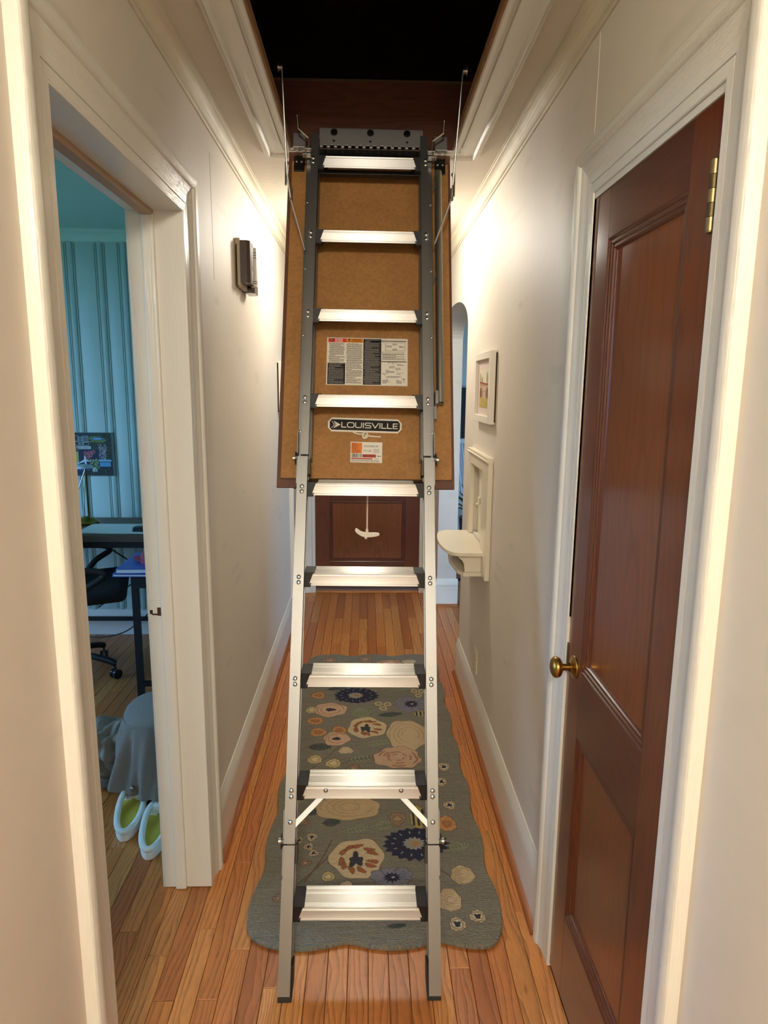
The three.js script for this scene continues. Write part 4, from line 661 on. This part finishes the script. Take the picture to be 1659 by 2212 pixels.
{ // telephone niche with shelf and directory box
  const g = thing('telephone_niche', 'cream built-in telephone niche with rounded shelf on the right wall', 'niche', P(XR, 0.9, 3.05));
  const m = std('#e4dcc8', 0.3), B = (x0, x1, y0, y1, d0, d1, r = 0.002) => rbox(x0 - XR, x1 - XR, y0 - 0.9, y1 - 0.9, d0 - 3.05, d1 - 3.05, r);
  obj('stile', B(0.506, 0.5262, 0.79, 1.30, 2.785, 2.925), m, g); obj('stile', B(0.506, 0.5262, 0.90, 1.30, 3.265, 3.335), m, g);
  obj('top_rail', B(0.506, 0.5262, 1.248, 1.30, 2.925, 3.265), m, g);
  obj('cornice', [sweep([[0, 0], [0.026, 0], [0.03, 0.006], [0.022, 0.010], [0.026, 0.016], [0.026, 0.02], [0, 0.02]], 2, (i, a, b) => new THREE.Vector3(-0.018 - a + 0.018, 0.398 + b, i ? 0.27 : -0.29))], m, g);
  // recessed lining: back board with an arched opening, deeper back, sides
  const arch = [[2.97, 0.915], [2.97, 1.12]]; for (let k = 1; k < 14; k++) { const t = Math.PI * (1 - k / 14); arch.push([3.06 + 0.09 * Math.cos(t), 1.12 + 0.105 * Math.pow(Math.sin(t), 0.8)]); } arch.push([3.15, 1.12], [3.15, 0.915]);
  const loc = geo => geo.translate(-XR, -0.9, 3.05);
  obj('arched_back', loc(slabX(rect(2.921, 3.274, 0.909, 1.251), [arch], 0.548, 0.556)), m, g);
  obj('recess_back', B(0.62, 0.63, 0.909, 1.251, 2.921, 3.274), m, g);
  obj('hook', [B(0.535, 0.549, 1.055, 1.09, 3.185, 3.205, 0.003), B(0.528, 0.536, 1.05, 1.06, 3.185, 3.205, 0.003)], m, g);
  const shelf = [[0.526, 3.335], [0.40, 3.335], [0.362, 3.30], [0.345, 3.22], [0.337, 3.10], [0.342, 3.0], [0.36, 2.905], [0.385, 2.862], [0.42, 2.85], [0.526, 2.85]];
  const sp = new THREE.Shape(); shelf.forEach((q, i) => i ? sp.lineTo(q[0], q[1]) : sp.moveTo(q[0], q[1])); sp.closePath();
  const curve = new THREE.CatmullRomCurve3(shelf.slice(1, 9).map(q => new THREE.Vector3(q[0], q[1], 0)), false, 'centripetal').getPoints(40).map(v => [v.x, v.y]);
  const out = [[0.526, 3.335], ...curve, [0.526, 2.85]];
  obj('shelf', fix(new THREE.ExtrudeGeometry(shapeOf(out), { depth: 0.012, bevelEnabled: true, bevelSize: 0.003, bevelThickness: 0.003, bevelSegments: 3, bevelOffset: -0.003 }).rotateX(-Math.PI / 2).translate(-XR, -0.016, 3.05)), m, g);
  // directory box under the shelf: two shaped cheeks and a bottom board
  const cheek = [[0.526, 0.882], [0.404, 0.882], [0.408, 0.868], [0.424, 0.855], [0.432, 0.838], [0.436, 0.81], [0.436, 0.803], [0.526, 0.803]];
  for (const d of [2.895, 3.295]) obj('cheek', fix(new THREE.ExtrudeGeometry(shapeOf(cheek.map(q => [q[0] - XR, q[1] - 0.9])), { depth: 0.016, bevelEnabled: false }).translate(0, 0, 3.05 - d - 0.008)), m, g);
  obj('bottom_board', [fix(new THREE.ExtrudeGeometry(shapeOf([[0.526, 3.32], [0.425, 3.32], [0.41, 3.28], [0.395, 3.1], [0.41, 2.92], [0.43, 2.872], [0.526, 2.872]]), { depth: 0.012, bevelEnabled: true, bevelSize: 0.003, bevelThickness: 0.003, bevelSegments: 2 }).rotateX(-Math.PI / 2).translate(-XR, 0.789 - 0.9, 3.05))], m, g);
}
{ // outlet
  const g = thing('outlet', 'ivory wall outlet plate low on the right wall beside the baseboard', 'outlet', P(XR, 0.327, 3.03)), iv = std('#d8cba4', 0.35);
  obj('cover_plate', rbox(-0.006, 0.0005, -0.058, 0.058, -0.036, 0.036, 0.003), iv, g);
  for (const y of [-0.022, 0.022]) { const s = obj('socket', rbox(-0.009, -0.004, y - 0.014, y + 0.014, -0.015, 0.015, 0.003), iv, g); obj('slot', [rbox(-0.0095, -0.008, y - 0.004, y + 0.006, -0.008, -0.006, 0.0003), rbox(-0.0095, -0.008, y - 0.004, y + 0.006, 0.006, 0.008, 0.0003)], blackPlastic, s); }
  obj('plate_screw', fix(new THREE.SphereGeometry(0.003, 8, 6).translate(-0.006, 0, 0)), brass, g);
}

// ================================================================ THE STUDY
const blackMetal = std('#14151a', 0.5), blackFabric = std('#101116', 0.85);
{ // desk
  const g = thing('desk', 'long wooden desk with black metal frame against the panelled study wall', 'desk', P(-1.7, 0, 3.95));
  const greyWood = std('#6b5d50', 0.5, { map: oakTex });
  obj('desktop', uvMetres(rbox(-0.75, 0.72, 0.745, 0.785, -0.255, 0.27, 0.004), 'x', 1.2, 0.24), greyWood, g);
  obj('apron', [box(-0.73, 0.70, 0.71, 0.744, -0.24, -0.215), box(-0.73, 0.70, 0.71, 0.744, 0.235, 0.26)], blackMetal, g);
  for (const x of [-0.73, 0.68]) for (const d of [-0.24, 0.235]) obj('leg', box(x, x + 0.025, 0, 0.71, d, d + 0.025), blackMetal, g);
  obj('stretcher', box(-0.73, 0.70, 0.121, 0.146, 0.215, 0.235), blackMetal, g);
  obj('cross_brace', [rod(new THREE.Vector3(-0.02, 0.66, -0.25), new THREE.Vector3(0.69, 0.16, -0.25), 0.005), rod(new THREE.Vector3(0.69, 0.70, -0.255), new THREE.Vector3(-0.02, 0.2, -0.255), 0.005)], blackMetal, g);
}
const deskTop = 0.785;
tag(obj('desk_pad', uvMetres(rbox(-1.63, -1.15, deskTop, deskTop + 0.006, 3.735, 3.99, 0.002), 'x'), std('#eaf2f3', 0.5)), 'pale paper desk pad lying on the wooden desk', 'desk pad');
{ const g = thing('tape_dispenser', 'dark desktop tape dispenser standing on the desk pad', 'dispenser', P(-1.27, deskTop + 0.006, 3.79)); obj('base', fix(new THREE.ExtrudeGeometry(shapeOf([[-0.05, 0], [0.09, 0], [0.09, 0.05], [0.06, 0.055], [0.02, 0.024], [-0.045, 0.02]]), { depth: 0.05, bevelEnabled: true, bevelSize: 0.002, bevelThickness: 0.002 }).translate(0, 0.002, -0.025)), std('#20262b', 0.4), g); obj('blade', rbox(-0.05, -0.044, 0.018, 0.026, -0.024, 0.024, 0.0005), steel, g); }
{ // desk lamp
  const g = thing('desk_lamp', 'slim desk lamp with a brass dome base and glass stem', 'lamp', P(-1.675, deskTop, 4.02));
  obj('base', fix(new THREE.LatheGeometry([[0, 0.045], [0.02, 0.044], [0.045, 0.034], [0.062, 0.016], [0.068, 0.0], [0, 0]].map(p => new THREE.Vector2(...p)), 32)), metal('#8a7a3a', 0.35), g);
  obj('pole', [fix(new THREE.CylinderGeometry(0.006, 0.006, 0.30, 14).translate(0.012, 0.19, 0))], metal('#5b5326', 0.4), g);
  obj('arm', [rod(new THREE.Vector3(0.012, 0.335, 0), new THREE.Vector3(-0.05, 0.16, 0.02), 0.004), rod(new THREE.Vector3(0.012, 0.335, 0), new THREE.Vector3(-0.02, 0.05, 0.0), 0.0035)], steel, g);
  obj('lamp_shade', fix(new THREE.LatheGeometry([[0.045, 0.0], [0.045, 0.014], [0.03, 0.02], [0.006, 0.024], [0.006, 0.02], [0.028, 0.014], [0.042, 0.006], [0.042, 0.0]].map(p => new THREE.Vector2(...p)), 28).translate(0.005, 0.335, 0)), new THREE.MeshPhysicalMaterial({ color: '#dfeef2', transmission: 0.6, roughness: 0.3, thickness: 0 }), g);
}
{ // collage poster
  const tex = canvasTex(512, 480, (c, w, h) => {
    const r = rng(77); c.fillStyle = '#17222c'; c.fillRect(0, 0, w, h);
    for (let k = 0; k < 900; k++) { c.fillStyle = ['#24351f', '#101a1e', '#2e3d2a', '#39462f'][k % 4]; c.fillRect(240 + r() * 272, r() * 300, 6 + r() * 26, 3 + r() * 12); }
    c.fillStyle = '#2a333b'; c.fillRect(64, 14, 186, 130); c.strokeStyle = '#a9b3b6'; c.lineWidth = 4; for (const [x, y, a, b] of [[66, 30, 56, 60], [126, 44, 46, 44], [176, 34, 66, 66], [66, 98, 62, 40], [132, 104, 48, 34], [184, 104, 60, 34]]) { c.fillStyle = ['#4d5660', '#232a31', '#5f6a6c'][Math.floor(r() * 3)]; c.fillRect(x, y, a, b); c.strokeRect(x, y, a, b); }
    c.fillStyle = '#5d7a3a'; c.beginPath(); c.ellipse(350, 70, 100, 34, 0.15, 0, 7); c.fill(); c.fillStyle = '#1d6fb8'; c.fillRect(290, 50, 120, 26); c.fillStyle = '#d8ecf4'; c.fillRect(306, 60, 86, 6); c.fillStyle = '#a87a4a'; c.fillRect(250, 92, 50, 10);
    c.fillStyle = '#131a40'; c.fillRect(110, 190, 260, 210); c.fillStyle = '#cfd8da'; c.fillRect(98, 148, 170, 32); c.fillStyle = '#15181c'; c.font = 'bold 27px serif'; c.fillText("Let's Dance", 110, 173, 150);
    c.fillStyle = '#8a2a40'; c.beginPath(); c.ellipse(42, 44, 12, 32, 0, 0, 7); c.fill(); c.fillStyle = '#9fb4b4'; c.fillRect(4, 60, 34, 34); c.fillStyle = '#4e6a5a'; c.fillRect(0, 110, 50, 60); for (let k = 0; k < 60; k++) { c.fillStyle = ['#6a5a3a', '#3c4a2c', '#8a7a58'][k % 3]; c.fillRect(40 + r() * 80, 150 + r() * 60, 8, 8); }
    c.fillStyle = '#b5b84a'; c.fillRect(34, 214, 78, 118); c.strokeStyle = '#d7dbc8'; c.lineWidth = 5; c.strokeRect(34, 214, 78, 118); c.fillStyle = '#4a4d22'; for (const y of [226, 238, 262, 280, 296, 314]) c.fillRect(46, y, 50 - (y % 3) * 6, 6);
    for (const [x, y, s] of [[200, 228, 17], [250, 230, 22], [258, 252, 18], [292, 212, 17], [222, 276, 18]]) { c.fillStyle = '#c99aa8'; c.beginPath(); c.arc(x, y, s + 4, 0, 7); c.fill(); c.fillStyle = '#a02c40'; c.beginPath(); c.arc(x, y, s, 0, 7); c.fill(); }
    for (let k = 0; k < 240; k++) { c.strokeStyle = ['#b9b6c4', '#7d7488', '#d9d6dd', '#5a4a62'][k % 4]; c.lineWidth = 3; const x = 400 + (r() - 0.5) * 90, y = 210 + (r() - 0.5) * 180; c.beginPath(); c.moveTo(x, y); c.lineTo(x + (r() - 0.5) * 22, y + 6 + r() * 16); c.stroke(); }
    c.fillStyle = '#7fb6d8'; c.fillRect(20, 336, 90, 40); c.fillRect(350, 300, 150, 22); c.fillStyle = '#5a9cc6'; c.fillRect(360, 330, 130, 50);
    c.fillStyle = '#c8dbe2'; c.beginPath(); c.ellipse(192, 318, 12, 66, -0.08, 0, 7); c.fill(); c.beginPath(); c.moveTo(184, 296); c.lineTo(96, 346); c.lineTo(100, 354); c.lineTo(190, 322); c.fill(); c.beginPath(); c.moveTo(196, 298); c.lineTo(250, 316); c.lineTo(252, 324); c.lineTo(198, 318); c.fill(); c.beginPath(); c.moveTo(196, 366); c.lineTo(170, 384); c.lineTo(220, 378); c.fill();
    c.fillStyle = '#2a4a86'; c.fillRect(10, 380, 230, 42); c.fillStyle = '#d6e2ee'; c.font = 'bold 28px sans-serif'; c.fillText('· THE TOP ·', 34, 410, 190);
    for (let k = 0; k < 160; k++) { c.fillStyle = ['#3d5a2c', '#6d8a44', '#b7c49a', '#26381e'][k % 4]; c.beginPath(); c.ellipse(300 + (r() - 0.5) * 96, 350 + (r() - 0.5) * 100, 11, 5, r() * 3, 0, 7); c.fill(); }
    c.fillStyle = '#b5ccd4'; c.fillRect(272, 396, 56, 44); c.fillStyle = '#1c2a50'; c.fillRect(30, 424, 180, 56); for (let k = 0; k < 200; k++) { c.fillStyle = ['#2d3f22', '#46543a', '#1c2616'][k % 3]; c.fillRect(240 + r() * 270, 396 + r() * 84, 10, 5); }
  });
  const g = thing('collage_poster', 'dark collage poster with a plane and flower cutouts on the study wall', 'poster', P(-1.712, 1.18, LROOM.d1 - 0.004));
  obj('board', rbox(-0.142, 0.142, -0.135, 0.135, -0.006, 0.004, 0.001), std('#5c6a66', 0.7), g);
  obj('print', fix(new THREE.PlaneGeometry(0.268, 0.262).translate(-0.006, 0, 0.0066)), std('#ffffff', 0.5, { map: tex }), g);
}
{ // side table
  const g = thing('side_table', 'narrow black metal side table carrying blue books near the study door', 'table', P(-0.9, 0, 3.2));
  obj('tabletop', rbox(-0.24, 0.2, 0.728, 0.75, -0.13, 0.2, 0.003), std('#1c1a1a', 0.5), g);
  for (const x of [-0.206, 0.16]) for (const d of [-0.11, 0.16]) obj('leg', box(x, x + 0.028, 0, 0.728, d, d + 0.028), blackMetal, g);
  obj('stretcher', box(-0.178, 0.16, 0.17, 0.194, -0.11, -0.09), blackMetal, g); obj('apron', box(-0.206, -0.186, 0.68, 0.728, -0.08, 0.16), blackMetal, g); obj('apron', box(-0.178, 0.16, 0.665, 0.728, -0.11, -0.09), blackMetal, g);
}
function book(label, x0, x1, y0, h, d0, d1, cover, turn) {
  const g = thing('book', label, 'book', P((x0 + x1) / 2, y0, (d0 + d1) / 2), turn, 'books on the side table'), w = (x1 - x0) / 2, l = (d1 - d0) / 2;
  obj('cover', [rbox(-w, w, 0, 0.003, -l, l, 0.001), rbox(-w, w, h - 0.003, h, -l, l, 0.001), rbox(w - 0.003, w, 0, h, -l, l, 0.001)], cover, g);
  obj('pages', box(-w + 0.004, w - 0.004, 0.003, h - 0.003, -l + 0.003, l - 0.003), std('#d5dde0', 0.8), g); return g;
}
book('blue book with dark cover bands under the red cap on the side table', -1.14, -0.90, 0.751 + 0.014, 0.022, 2.985, 3.30, std('#2f52a8', 0.4), 0.04);
book('thin blue book at the bottom of the stack on the side table', -1.15, -0.89, 0.7505, 0.014, 2.98, 3.30, std('#23449c', 0.4), 0.0);
{ // cap
  const g = thing('baseball_cap', 'dark red baseball cap lying on the blue books', 'cap', P(-0.985, 0.788, 3.14)), m = std('#7e2a3e', 0.85);
  const crown = new THREE.SphereGeometry(0.085, 28, 14, 0, Math.PI * 2, 0, Math.PI / 2).scale(1, 1.0, 1.1), p = crown.attributes.position; for (let i = 0; i < p.count; i++) { const a = Math.atan2(p.getZ(i), p.getX(i)); p.setX(i, p.getX(i) * (1 + 0.03 * Math.cos(6 * a))); } crown.computeVertexNormals();
  obj('crown', fix(crown), m, g);
  const br = []; for (let k = 0; k <= 16; k++) { const t = Math.PI / 2 + Math.PI * k / 16; br.push([0.075 * Math.cos(t) * (1 + 0.0), 0.08 * Math.sin(t)]); } const brim = br.map(q => [q[0] * 1.95 + 0.03, q[1]]);
  const bg = new THREE.ExtrudeGeometry(shapeOf([...brim, ...[...br].reverse()]), { depth: 0.004, bevelEnabled: true, bevelSize: 0.001, bevelThickness: 0.001 }).rotateX(-Math.PI / 2), bp = bg.attributes.position; for (let i = 0; i < bp.count; i++) bp.setY(i, bp.getY(i) + 0.012 - Math.max(0, -bp.getX(i) - 0.04) * 0.12 - Math.abs(bp.getZ(i)) * 0.12 + 0.01); bg.computeVertexNormals();
  obj('brim', fix(bg), m, g); obj('button', fix(new THREE.SphereGeometry(0.007, 10, 6).scale(1, 0.5, 1).translate(0, 0.086, 0)), m, g);
}
{ // office chair
  const g = thing('office_chair', 'black office chair on casters pulled up to the study desk', 'chair', P(-1.66, 0, 3.59), -Math.PI / 2 + 0.3);
  for (let k = 0; k < 5; k++) {
    const a = k * 2 * Math.PI / 5 - Math.PI / 2 + Math.PI / 5 - 0.25, c = Math.cos(a), s = Math.sin(a), sp = obj('base_spoke', [tube([new THREE.Vector3(0.03 * c, 0.13, 0.03 * s), new THREE.Vector3(0.14 * c, 0.125, 0.14 * s), new THREE.Vector3(0.24 * c, 0.10, 0.24 * s), new THREE.Vector3(0.27 * c, 0.085, 0.27 * s)], 0.018, 16, 10)], blackMetal, g);
    obj('caster', [-1, 1].map(e => fix(new THREE.CylinderGeometry(0.027, 0.027, 0.018, 20).rotateZ(Math.PI / 2).rotateY(0.7 + k).translate(0.27 * c + e * 0.013 * Math.cos(0.7 + k), 0.027, 0.27 * s - e * 0.013 * Math.sin(0.7 + k)))).concat(fix(new THREE.CylinderGeometry(0.006, 0.006, 0.04, 8).translate(0.27 * c, 0.07, 0.27 * s))), std('#15171c', 0.3), sp);
  }
  obj('gas_column', [fix(new THREE.CylinderGeometry(0.028, 0.032, 0.12, 18).translate(0, 0.17, 0)), fix(new THREE.CylinderGeometry(0.015, 0.015, 0.2, 14).translate(0, 0.32, 0))], blackMetal, g);
  const seat = fix(new RoundedBoxGeometry(0.5, 0.085, 0.56, 5, 0.04).rotateX(0.04).translate(0, 0.505, -0.06)); obj('seat', seat, blackFabric, g);
  obj('seat_pan', fix(new THREE.CylinderGeometry(0.2, 0.1, 0.05, 24).translate(0, 0.44, 0)), blackMetal, g);
  const back = new RoundedBoxGeometry(0.38, 0.5, 0.05, 5, 0.024), q = back.attributes.position; for (let i = 0; i < q.count; i++) q.setZ(i, q.getZ(i) + 0.9 * q.getX(i) * q.getX(i) * -1); back.computeVertexNormals();
  obj('backrest', fix(back.rotateX(0.15).translate(0, 0.86, 0.27)), blackFabric, g);
  obj('back_post', tube([new THREE.Vector3(0, 0.44, 0.08), new THREE.Vector3(0, 0.47, 0.25), new THREE.Vector3(0, 0.6, 0.3), new THREE.Vector3(0, 0.82, 0.31)], 0.02, 20, 10), blackMetal, g);
  for (const s of [-1, 1]) obj('armrest', tube([[0.2, 0.47, -0.06], [0.285, 0.49, -0.08], [0.305, 0.58, -0.15], [0.3, 0.64, -0.235], [0.298, 0.67, -0.2], [0.295, 0.68, -0.06], [0.29, 0.675, 0.08], [0.28, 0.62, 0.14], [0.24, 0.5, 0.06]].map(q => new THREE.Vector3(s * q[0], q[1], q[2])), 0.017, 60, 10), blackMetal, g);
}
tag(obj('power_cord', tube([P(-2.2, 0.01, 4.18), P(-1.80, 0.012, 4.17), P(-1.66, 0.03, 4.12), P(-1.5, 0.09, 4.07), P(-1.36, 0.2, 4.1), P(-1.2, 0.34, 4.16)], 0.004, 60, 8), blackMetal), 'black power cord sagging along the white baseboard under the desk', 'cord');
// slippers, seen from the heel
function slipper(label, pos, turn) {
  const g = thing('slipper', label, 'slipper', pos, turn, 'pair of slippers'), fuzz = dataTex(128, 128, (u, v) => vnoise(u * 60, v * 60, 60, 60), false);
  const white = std('#e9efe6', 0.95, { bumpMap: fuzz, bumpScale: 0.004 }), lime = std('#b7a83a', 0.9, { bumpMap: fuzz, bumpScale: 0.003 });
  const out = (k, n = 48) => [...Array(n)].map((_, i) => { const t = i / n * Math.PI * 2, z = Math.cos(t), x = Math.sin(t); return [x * (0.047 + 0.006 * -z) * k, z * 0.135 - (1 - k) * z * 0.05]; }); // z > 0 is the heel
  obj('sole', fix(new THREE.ExtrudeGeometry(shapeOf(out(1).map(q => [q[0], -q[1]])), { depth: 0.02, bevelEnabled: true, bevelSize: 0.004, bevelThickness: 0.004, bevelSegments: 3 }).rotateX(-Math.PI / 2).translate(0, 0.004, 0)), std('#e6e6de', 0.7), g);
  obj('insole', fix(new THREE.ExtrudeGeometry(shapeOf(out(0.9).map(q => [q[0], -q[1]])), { depth: 0.003, bevelEnabled: false }).rotateX(-Math.PI / 2).translate(0, 0.027, 0)), lime, g);
  obj('collar', tube(out(0.93).map(q => new THREE.Vector3(q[0], 0.037 + 0.02 * sm(Math.min(1, Math.max(0, 0.3 - q[1] / 0.135))), q[1])), 0.0115, 96, 12, true), white, g);
  const shell = (sx, sy, sz, y, mat, name) => { const s = new THREE.SphereGeometry(1, 32, 18), p = s.attributes.position; for (let i = 0; i < p.count; i++) { const z = p.getZ(i); p.setXYZ(i, p.getX(i) * sx, y + Math.max(-0.01, p.getY(i) * sy), -0.088 + (z > 0 ? z * 0.018 : z * sz)); } s.computeVertexNormals(); obj(name, fix(s), mat, g); };
  shell(0.052, 0.05, 0.052, 0.022, white, 'toe_upper'); shell(0.042, 0.038, 0.03, 0.026, lime, 'lining');
  return g;
}
slipper('white fleece slipper with yellow insole, half under the hem of the grey blanket', P(-0.882, 0, 2.315), 0.15);
slipper('white fleece slipper with yellow insole, standing against the door jamb', P(-0.758, 0, 2.22), 0.1);
{ // grey blanket draped over a low stool, with its loose end gathered on the floor
  const wool = dataTex(256, 256, (u, v) => 0.5 * vnoise(u * 100, v * 100, 100, 100) + 0.5 * vnoise(u * 40, v * 60, 40, 60), false);
  const m = std('#80776c', 0.95, { bumpMap: wool, bumpScale: 0.002, sheen: 0.4, sheenRoughness: 0.6, side: THREE.DoubleSide });
  const g = thing('blanket', 'grey fleece blanket heaped on the study floor beside the slippers', 'blanket', P(-0.80, 0, 2.555));
  const NU = 120, NV = 44, pos = [], idx = [], uvs = [];
  for (let j = 0; j <= NV; j++) for (let i = 0; i <= NU; i++) {
    const t = j / NV, a = i / NU * Math.PI * 2, c = Math.cos(a), s = Math.sin(a);
    const hem = 0.08 + 0.02 * Math.sin(a * 2 + 1.1) + 0.012 * Math.sin(a * 5);     // height of the lower edge
    let r, y;
    if (t < 0.36) { const q = t / 0.36; r = 0.165 * Math.sin(q * Math.PI / 2); y = 0.365 - 0.045 * (1 - Math.cos(q * Math.PI / 2)) - 0.008 * Math.sin(3 * a) * q; }
    else { const q = (t - 0.36) / 0.64; r = 0.165 + 0.02 * q + Math.pow(q, 0.7) * (0.026 * Math.sin(a * 8 + 0.8 * Math.sin(a * 2) + q * 1.6) + 0.011 * Math.sin(a * 19 + 1 - q * 2) + 0.03 * Math.max(0, Math.cos(a - 2.2))); y = 0.32 - q * (0.32 - hem); }
    pos.push(c * r * 1.0, y, s * r * 1.05); uvs.push(i / NU * 4, t * 2);
  }
  for (let j = 0; j < NV; j++) for (let i = 0; i < NU; i++) { const a = j * (NU + 1) + i, b = a + 1, c = a + NU + 1, d = c + 1; idx.push(a, b, c, b, d, c); }
  const bg = new THREE.BufferGeometry(); bg.setAttribute('position', new THREE.Float32BufferAttribute(pos, 3)); bg.setAttribute('uv', new THREE.Float32BufferAttribute(uvs, 2)); bg.setIndex(idx); bg.computeVertexNormals();
  // loose end: a crumpled lobe lying to the left
  const lobe = new THREE.IcosahedronGeometry(1, 24), lp = lobe.attributes.position; for (let i = 0; i < lp.count; i++) { const x = lp.getX(i), y = lp.getY(i), z = lp.getZ(i), f = 1 + 0.10 * Math.sin(7 * x + 5 * y + 1) + 0.09 * Math.sin(9 * y - 6 * z) + 0.05 * Math.sin(17 * x + 13 * z + 8 * y); lp.setXYZ(i, -0.215 + x * f * 0.115, 0.155 + y * f * 0.105 + 0.03 * Math.max(0, -x - 0.2), z * f * 0.12 - 0.02); } lobe.computeVertexNormals();
  obj('draped_cloth', fix(bg), m, g); obj('gathered_end', fix(lobe), m, g);
  for (const q of [[-0.145, 0.115, 0.135], [-0.09, 0.09, 0.185]]) obj('snap_button', fix(new THREE.SphereGeometry(0.009, 12, 8).translate(...q)), metal('#8d8b86', 0.35), g);
}
{ // canvas bag under the loose end
  const g = thing('cloth_bag', 'crumpled beige cloth bag on the floor under the grey blanket', 'bag', P(-1.07, 0, 2.6));
  const b = new THREE.IcosahedronGeometry(1, 20), p = b.attributes.position; for (let i = 0; i < p.count; i++) { const x = p.getX(i), y = p.getY(i), z = p.getZ(i), f = 1 + 0.08 * Math.sin(6 * x + 7 * z) + 0.06 * Math.sin(11 * y + 5 * x); p.setXYZ(i, x * f * 0.11, Math.max(0.001, 0.026 + y * f * 0.032), z * f * 0.11); } b.computeVertexNormals();
  obj('bag_body', fix(b), std('#6e655a', 0.9), g);
  obj('handle', tube([new THREE.Vector3(-0.06, 0.05, 0.06), new THREE.Vector3(-0.02, 0.062, 0.1), new THREE.Vector3(0.04, 0.055, 0.09), new THREE.Vector3(0.07, 0.045, 0.05)], 0.006, 20, 8), std('#5c5348', 0.9), g);
}

// ================================================================ THROUGH THE ARCH
{
  const tv = thing('television', 'black flat television on the far wall seen through the arch', 'television', P(0.98, 1.37, RROOM.d1 - 0.001));
  obj('screen', rbox(-0.4, 0.4, -0.245, 0.245, -0.0 + 0.02, 0.05, 0.004), std('#08090c', 0.6), tv); obj('bezel', [rbox(-0.41, 0.41, 0.24, 0.255, 0.015, 0.053, 0.002), rbox(-0.41, 0.41, -0.255, -0.24, 0.015, 0.053, 0.002)], std('#8f979c', 0.4), tv); obj('wall_mount', box(-0.1, 0.1, -0.1, 0.1, -0.02, 0.0), blackMetal, tv);
  tv.children.forEach(c => c.geometry.rotateY(Math.PI).translate(0, 0, 0));
  const ch = thing('slatted_chair', 'white slat-back chair in the room beyond the arch', 'chair', P(0.98, 0, 6.22), 0.0), wm = std('#dfe4ea', 0.4);
  obj('seat', rbox(-0.22, 0.22, 0.44, 0.47, -0.22, 0.22, 0.008), wm, ch);
  for (const x of [-0.2, 0.2]) { obj('leg', rod(new THREE.Vector3(x, 0.44, 0.19), new THREE.Vector3(x * 1.08, 0, 0.21), 0.016), wm, ch); obj('leg', rod(new THREE.Vector3(x, 1.12, -0.24), new THREE.Vector3(x, 0, -0.2), 0.016), wm, ch); }
  for (let k = 0; k < 9; k++) obj('back_slat', rod(new THREE.Vector3(-0.2 + k * 0.05, 0.52, -0.215), new THREE.Vector3(-0.24 + k * 0.05 - 0.03, 1.08, -0.24), 0.009, 8), wm, ch);
  obj('top_rail', rbox(-0.23, 0.22, 1.08, 1.13, 0.225, 0.255, 0.008), wm, ch);
  const pl = thing('potted_plant', 'leafy green plant in a tall black pot beyond the arch', 'plant', P(0.95, 0, 5.75)), lm = std('#2f6b2c', 0.5, { side: THREE.DoubleSide, transmission: 0.3, thickness: 0 });
  obj('pot', fix(new THREE.LatheGeometry([[0, 0], [0.11, 0], [0.14, 0.42], [0.145, 0.5], [0.13, 0.5], [0.125, 0.46], [0, 0.46]].map(p => new THREE.Vector2(...p)), 28)), std('#15191a', 0.4), pl);
  const r = rng(3);
  for (let k = 0; k < 30; k++) {
    const a = k * 2.4, tilt = 0.25 + r() * 0.9, len = 0.22 + r() * 0.2, q = [];
    for (let i = 0; i < 6; i++) { const t = i / 6, u = (i + 1) / 6, w = x => 0.03 * Math.sin(Math.PI * Math.pow(x, 0.8)), pt = (x, s) => { const rr = len * x * Math.sin(tilt * (0.5 + 0.7 * x)), y = 0.47 + len * x * Math.cos(tilt * (0.5 + 0.7 * x)); return new THREE.Vector3(Math.cos(a) * rr - Math.sin(a) * w(x) * s, y, Math.sin(a) * rr + Math.cos(a) * w(x) * s); }; q.push([pt(t, -1), pt(t, 1), pt(u, 1), pt(u, -1)]); }
    obj('leaf', quadsToGeo(q), lm, pl);
  }
}

// ================================================================ FINISH
scene.traverse(o => { if (o.isMesh) { o.castShadow = true; o.receiveShadow = true; } });
renderer.render(scene, camera);
